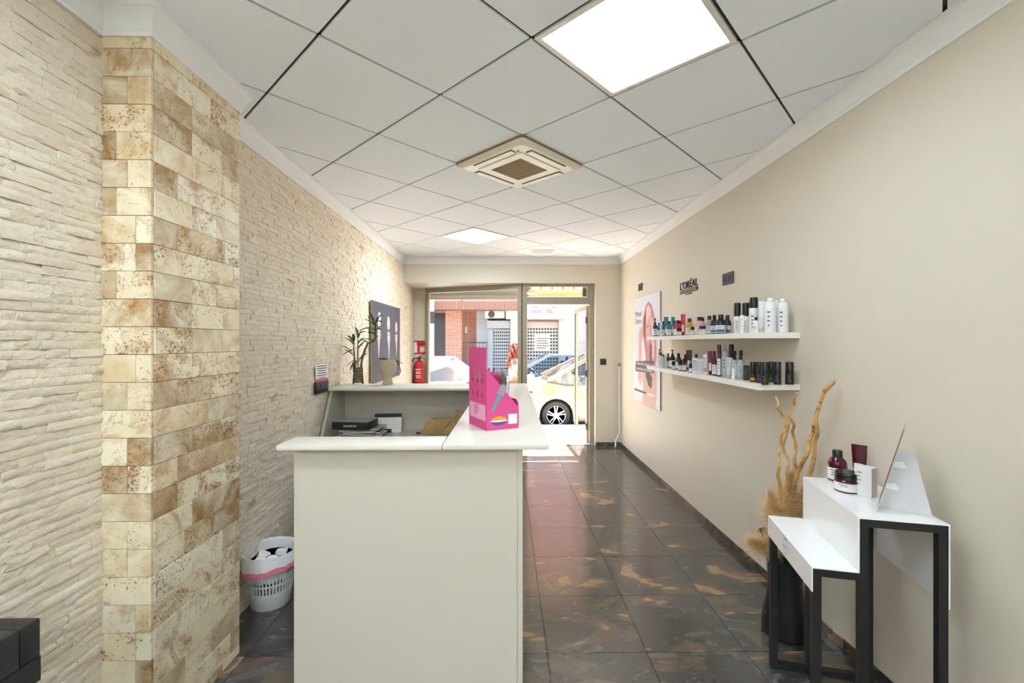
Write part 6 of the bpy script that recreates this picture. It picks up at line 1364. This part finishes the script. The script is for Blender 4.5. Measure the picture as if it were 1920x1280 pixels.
    for sx in (wf + 1.15, wr_ - .75):
        for sy in (.45, 1.25): obj('seat', MB().rbox(P(sx, y_near + sy - .22, .5), P(sx + .45, y_near + sy + .22, .7), .05, 2).rbox(P(sx + .38, y_near + sy - .22, .6), P(sx + .52, y_near + sy + .22, 1.28), .05, 2), DG, th)
    # wheels
    for cx_ in (wf, wr_):
        for s in (-1, 1):
            yo = y_near + .03 if s < 0 else y_near + w - .03; M = frame_mtx((X(cx_), yo, RZ + .30), (1, 0, 0), (0, 0, 1)) if s < 0 else frame_mtx((X(cx_), yo, RZ + .30), (-1, 0, 0), (0, 0, 1))
            tyr = obj('wheel', MB().lathe([(.2, -.2), (.28, -.2), (R, -.17), (R, -.03), (.28, 0), (.215, .0), (.205, -.02), (.2, -.06)], (0, 0, 0), 32).xf(M), TYRE, th)
            rm = obj('rim', MB().lathe([(.2, -.06), (.206, -.012), (.2, -.004), (.19, -.012), (.185, -.06)], (0, 0, 0), 32).xf(M), RIM, tyr)
            obj('brake_disc', MB().lathe([(0, -.08), (.185, -.08), (.185, -.07), (0, -.07)], (0, 0, 0), 24).xf(M), ARCH, tyr)
            for k in range(5):
                a = 2 * math.pi * k / 5 + math.pi / 2
                for da in (-.17, .17): obj('spoke', MB().prism([(.05 * math.cos(a + da * 1.5), .05 * math.sin(a + da * 1.5)), (.05 * math.cos(a + da * 1.5) + .02 * -math.sin(a), .05 * math.sin(a + da * 1.5) + .02 * math.cos(a)), (.19 * math.cos(a + da + .06), .19 * math.sin(a + da + .06)), (.19 * math.cos(a + da - .06), .19 * math.sin(a + da - .06))], -.04, -.014).xf(M), RIM, tyr, False)
            obj('hub_cap', MB().lathe([(.065, -.04), (.06, -.01), (0, -.005)], (0, 0, 0), 16).xf(M), RIM, tyr)
    # lights, bumper, plate, handle, mirror
    hz = spec['head']
    for s, yy in ((-1, y_near - .004), (1, y_near + w + .004)):
        hl = [(x, z) for x, z in hz]
        lamp_m = thin_glass('headlamp_glass', (.9, .95, 1, 1), 1.6)
        obj('headlight', MB().loft([[P(x + (.0), y_near + o if s < 0 else y_near + w - o, z) for x, z in hl] for o in (-.004, .10)]), spec.get('hlm', mat('headlamp', (214, 222, 230), .12, .3)), th)
        obj('headlight_core', MB().lathe([(0, 0), (.05, 0), (.04, .012), (0, .016)], (0, 0, 0), 14).xf(frame_mtx((X(sum(p[0] for p in hl) / len(hl) + .02), yy - .0 * s, RZ + sum(p[1] for p in hl) / len(hl)), (1, 0, 0) if s < 0 else (-1, 0, 0), (0, 0, 1))), mat('lamp_chrome', (120, 124, 130), .15, .9), th)
        obj('tail_light', MB().rbox(P(L - .16, (y_near + .0 if s < 0 else y_near + w - .06), .72), P(L - .02, (y_near + .06 if s < 0 else y_near + w), 1.0), .02, 2), mat('tail_red', (170, 20, 24), .2), th)
        mx = spec['mirror']; obj('mirror', MB().rbox(P(mx, (y_near - .15 if s < 0 else y_near + w + .0), bz + .04), P(mx + .1, (y_near + .0 if s < 0 else y_near + w + .15), bz + .18), .03, 2), spec.get('mm', BLK), th)
        for hx in spec['handles']: obj('door_handle', MB().rbox(P(hx, (y_near - .008 if s < 0 else y_near + w - .03), bz - .16), P(hx + .19, (y_near + .03 if s < 0 else y_near + w + .008), bz - .12), .01, 2), paint, th)
        for dx in spec['doors']: obj('door_gap', MB().box(P(dx, (y_near + .0 if s < 0 else y_near + w - .02), .32), P(dx + .008, (y_near + .02 if s < 0 else y_near + w), bz - .02)), ALUD, th, False)
    obj('number_plate', MB().rbox(P(-.012, y_near + w / 2 - .26, .40), P(.0, y_near + w / 2 + .26, .51), .003, 1), PW, th)
    obj('grille', MB().rbox(P(-.006, y_near + .4, .54), P(.01, y_near + w - .4, .62), .004, 1), BLK, th)
    obj('wiper', MB().tube([P(A0_[0] - .1, y_near + .5, A0_[1] + .02), P(A0_[0] - .02, y_near + .9, A0_[1] + .05)], .012, 6), BLK, th)
    return th
CG = thin_glass('car_glass', (.62, .70, .70, 1), 1.3); CGQ = mat('dark_car_glass', (96, 98, 100), .1, coat=.5)
CGW = thin_glass('windscreen_glass', (.70, .86, .82, 1), 1.6)
beige = mat('champagne_paint', (146, 122, 94), .35, .15, var=.01, coat=.8)
car(.27, 9.28, beige, 'champagne beige hatchback parked outside the shop door', dict(L=3.95, wf=.79, wr=3.25,
    hood=[(.05, .76), (.18, .84), (.42, .95), (.62, 1.03)], belt=[(.80, 1.0), (1.0, .96), (2.4, .97), (3.5, 1.0), (3.85, .98), (3.94, .8)], bz=.95,
    A0=(.62, 1.03), A1=(1.62, 1.54), B=2.35, C1=(3.4, 1.54), C0=(3.82, .98), Q=.92, head=[(.02, .64), (.04, .78), (.2, .855), (.52, .905), (.42, .79), (.2, .69)], mirror=1.28, handles=(2.05, 3.0), doors=(1.32, 2.36), wg=CGW, qg=CGQ), CG)
white = mat('white_paint', (226, 234, 242), .25, .05, var=.01, coat=.8)
car(-4.66, 9.35, white, 'white hatchback parked in front of the shop window', dict(L=4.0, wf=.8, wr=3.25,
    hood=[(.05, .74), (.18, .82), (.5, .92), (.8, .98)], belt=[(1.0, .96), (1.3, .94), (2.4, .97), (3.3, 1.03), (3.85, 1.02), (3.97, .8)], bz=.95,
    A0=(.8, .98), A1=(1.7, 1.46), B=2.3, C1=(3.38, 1.46), C0=(3.88, 1.03), Q=1.05, head=[(.02, .62), (.05, .76), (.3, .84), (.5, .86), (.3, .7)], mirror=1.3, handles=(2.0, 2.95), doors=(1.3, 2.32), rg=CGQ, qg=CGQ, cpan=[(3.42, .93, 1), (3.92, 1.0, 1), (3.40, 1.47, 0), (2.7, 1.47, 0)]), mat('dark_car_glass', (96, 98, 100), .1))
blue = mat('steel_blue_paint', (126, 142, 164), .25, .4, var=.01, coat=.8)
car(-.75, 11.9, blue, 'steel blue hatchback parked across the street by the beige shutter', dict(L=4.3, wf=.85, wr=3.5,
    hood=[(.05, .70), (.18, .78), (.6, .90), (1.0, .97)], belt=[(1.2, .95), (1.4, .93), (2.6, .95), (3.6, 1.0), (4.15, .98), (4.27, .8)], bz=.94,
    A0=(1.0, .97), A1=(1.95, 1.47), B=2.55, C1=(3.55, 1.47), C0=(4.1, 1.0), Q=1.2, head=[(.02, .6), (.05, .72), (.4, .82), (.6, .84), (.35, .68)], mirror=1.42, handles=(2.25, 3.2), doors=(1.5, 2.56)), CG)
# ---------------------------------------------------------------- woman on the pavement
WX, WY = 0.16, 7.72; WZ = -.02 - .15 * (WY - 6.66) / 2.34
wm = thing('person', (WX, WY, WZ), 'person with long curly red hair and white top looking down at a phone', 'person')
def skin_obj(name, verts, edges, rad, m, par, vox=.012, extra=None):
    me = bpy.data.meshes.new(name); me.from_pydata(verts, edges, []); o = bpy.data.objects.new(name, me); COL.objects.link(o)
    md = o.modifiers.new('skin', 'SKIN'); md.use_smooth_shade = True
    for v_, r_ in zip(me.skin_vertices[0].data, rad): v_.radius = (r_, r_) if not isinstance(r_, tuple) else r_
    me.skin_vertices[0].data[0].use_root = True
    sd = o.modifiers.new('sub', 'SUBSURF'); sd.levels = 2; sd.render_levels = 2
    dg = bpy.context.evaluated_depsgraph_get(); em = bpy.data.meshes.new_from_object(o.evaluated_get(dg))
    mb = MB().add([v_.co[:] for v_ in em.vertices], [list(p.vertices) for p in em.polygons])
    bpy.data.objects.remove(o)
    if extra: mb.merge(extra)
    o = obj(name, mb, m, par, True, 3.0)
    rm = o.modifiers.new('fuse', 'REMESH'); rm.mode = 'VOXEL'; rm.voxel_size = vox; rm.use_smooth_shade = True
    return o
SKN = mat('skin', (232, 178, 152), .5, var=.03)
def wp(x, y, z): return (WX + x, WY + y, WZ + z)
# facing +x and a little to the camera; right side of the body towards the camera (-y)
V = [wp(0, 0, .92), wp(0, 0, 1.08), wp(0, 0, 1.24), wp(.005, 0, 1.32), wp(.03, 0, 1.40),
     wp(.0, -.17, 1.29), wp(.02, -.22, 1.04), wp(.20, -.13, .98), wp(.27, -.08, 1.0),
     wp(.0, .17, 1.29), wp(.02, .22, 1.04), wp(.20, .11, 1.0), wp(.27, .05, 1.02),
     wp(0, -.09, .86), wp(.03, -.095, .48), wp(0, -.10, .09), wp(.12, -.11, .035),
     wp(-.02, .09, .86), wp(-.06, .095, .48), wp(-.12, .10, .10), wp(0, .11, .035)]
Ed = [(0, 1), (1, 2), (2, 3), (3, 4), (2, 5), (5, 6), (6, 7), (7, 8), (2, 9), (9, 10), (10, 11), (11, 12), (0, 13), (13, 14), (14, 15), (15, 16), (0, 17), (17, 18), (18, 19), (19, 20)]
Rd = [.115, .105, .11, .055, .05, .052, .042, .030, .032, .052, .042, .03, .032, .085, .058, .04, .035, .085, .058, .04, .035]
head = MB(); hr = []
for k, (z, rx, ry, ox) in enumerate(((-.105, .028, .03, .045), (-.09, .052, .05, .035), (-.05, .075, .062, .02), (0, .09, .072, .005), (.05, .094, .076, -.005), (.09, .075, .062, -.01), (.115, .035, .03, -.012))):
    ring = []
    for q in range(20):
        a = 2 * math.pi * q / 20; f = max(0, math.cos(a)); bump_ = .022 * f ** 14 * math.exp(-((z + .02) / .025) ** 2) + .008 * f ** 8 * math.exp(-((z + .065) / .012) ** 2) - .008 * (math.exp(-((abs(a if a < math.pi else a - 2 * math.pi) - .42) / .16) ** 2)) * math.exp(-((z - .015) / .018) ** 2)
        x, y = ox + (rx + bump_) * math.cos(a), ry * math.sin(a); ring.append((x, y, z))
    hr.append(ring)
head.loft(hr)
HM = Matrix.Translation(wp(.055, -.01, 1.478)) @ Matrix.Rotation(math.radians(-25), 4, 'Z') @ Matrix.Rotation(math.radians(24), 4, 'Y')
head.xf(HM)
fing = MB()
for hx, hy, hz_, sy in ((.27, -.08, 1.0, 1), (.27, .05, 1.02, -1)):
    for k in range(4):
        b0_ = Vector(wp(hx + .01, hy + sy * .012 - .006, hz_ + .018 - k * .017)); L_k = (.07, .078, .072, .056)[k]
        fing.tube([tuple(b0_), tuple(b0_ + Vector((L_k * .45, sy * .012, .006))), tuple(b0_ + Vector((L_k * .75, sy * .034, .008))), tuple(b0_ + Vector((L_k * .8, sy * .05, .006)))], [.010, .009, .0085, .007], 8)
    t0_ = Vector(wp(hx - .01, hy, hz_ + .02)); fing.tube([tuple(t0_), tuple(t0_ + Vector((.02, sy * .01, .03))), tuple(t0_ + Vector((.05, sy * .018, .04)))], [.011, .0095, .008], 8)
ears = MB().lathe([(0, -.03), (.012, -.02), (.016, 0), (.012, .02), (0, .03)], (0, -.074, .0), 8, 1, .5).lathe([(0, -.03), (.012, -.02), (.016, 0), (.012, .02), (0, .03)], (0, .074, .0), 8, 1, .5).xf(HM)
bdy = skin_obj('body', V, Ed, Rd, SKN, wm, .007, MB().merge(head).merge(fing).merge(ears))
for s in (-1, 1): obj('eye', MB().lathe([(0, -.009), (.007, -.006), (.009, 0), (.007, .006), (0, .009)], (0, 0, 0), 8).xf(HM @ Matrix.Translation((.083, s * .03, .014))), mat('eye_white', (230, 226, 222), .3), bdy)
for s in (-1, 1):
    obj('iris', MB().lathe([(0, -.004), (.005, 0), (0, .004)], (0, 0, 0), 8).xf(HM @ Matrix.Translation((.091, s * .03, .012))), mat('iris_dark', (50, 36, 28), .3), bdy)
    obj('eyebrow', MB().tube([tuple(HM @ Vector((.088, s * .016, .036))), tuple(HM @ Vector((.088, s * .032, .041))), tuple(HM @ Vector((.076, s * .046, .036)))], .004, 6), mat('brow', (120, 62, 40), .7), bdy)
obj('lips', MB().loft([[(x_, y_ * .022, z_) for x_, z_ in ((.088, -.06), (.094, -.064), (.088, -.07))] for y_ in (-1, 0, 1)]).xf(HM), mat('lip_red', (176, 70, 70), .4), bdy)
VT = [wp(0, 0, .93), wp(0, 0, 1.08), wp(0, 0, 1.24), wp(.0, 0, 1.315), wp(.0, -.17, 1.285), wp(.01, -.215, 1.12), wp(.0, .17, 1.285), wp(.01, .215, 1.12)]
skin_obj('white_top', VT, [(0, 1), (1, 2), (2, 3), (2, 4), (4, 5), (2, 6), (6, 7)], [.135, .125, .13, .075, .068, .062, .068, .062], mat('white_cotton', (240, 240, 242), .8, bump=.2), wm, .01)
VJ = [wp(0, 0, .93), wp(0, -.09, .86), wp(.03, -.095, .48), wp(0, -.10, .10), wp(-.02, .09, .86), wp(-.06, .095, .48), wp(-.12, .10, .12)]
skin_obj('trousers', VJ, [(0, 1), (1, 2), (2, 3), (0, 4), (4, 5), (5, 6)], [.132, .102, .075, .062, .102, .075, .062], mat('checked_trousers', (120, 108, 92), .8, var=.2, scale=40), wm, .012)
HAIR = mat('copper_hair', (168, 74, 44), .6, var=.2, scale=30); rkh = random.Random(4)
cap_ = MB(); rg = []
for z, r_, ff_ in ((.135, .03, 1.0), (.125, .075, .95), (.09, .108, .84), (.05, .118, .5), (-.03, .115, .1)):
    rg.append([(-.025 + r_ * math.cos(a) * (1.0 if math.cos(a) < 0 else ff_), r_ * .95 * math.sin(a), z) for a in [2 * math.pi * q / 20 for q in range(20)]])
hair = obj('hair', MB().loft(rg).xf(HM), HAIR, wm)
for k in range(70):
    a = rkh.uniform(math.radians(62), math.radians(298)); p = Vector((-.02 + .10 * math.cos(a), .10 * math.sin(a), rkh.uniform(-.02, .09))); q = HM @ p; out_ = (HM.to_3x3() @ Vector((math.cos(a), math.sin(a), 0))); L_h = rkh.uniform(.20, .38)
    pts = []; ph = rkh.random() * 6; sp_h = rkh.uniform(.03, .08) + .07 * abs(math.sin(a))
    for j in range(9):
        t = j / 8; pts.append(tuple(q + Vector((out_.x * (.01 + sp_h * t), out_.y * (.01 + sp_h * t), -L_h * t)) + Vector((math.cos(ph + t * 14), math.sin(ph + t * 14), 0)) * .018))
    obj('curl', MB().tube(pts, [.013, .016, .017, .017, .016, .015, .013, .010, .004], 6), HAIR, hair)
sh_ = mat('shoe_white', (230, 228, 224), .6)
for (x, y, z) in ((.05, -.105, 0), (-.07, .105, 0)): obj('shoe', MB().loft([[wp(x + dx + rr_ * math.cos(a), y + rr_ * .8 * math.sin(a), zz2) for a in [2 * math.pi * q / 12 for q in range(12)]] for zz2, rr_, dx in ((.002, .05, .03), (.03, .055, .03), (.06, .045, .0), (.085, .04, -.03))]).lathe([(0, .002), (.045, .004), (.045, .03), (.03, .055), (0, .06)], wp(x + .11, y, 0), 12), sh_, wm)
ph_ = obj('phone', MB().rbox((-.006, -.036, -.07), (.006, .036, .07), .004, 2).xf(Matrix.Translation(wp(.315, -.012, 1.04)) @ Matrix.Rotation(math.radians(-55), 4, 'Y')), BLK, None, label='black phone held by the red-haired person', cat='phone')
bpy.context.view_layer.update()
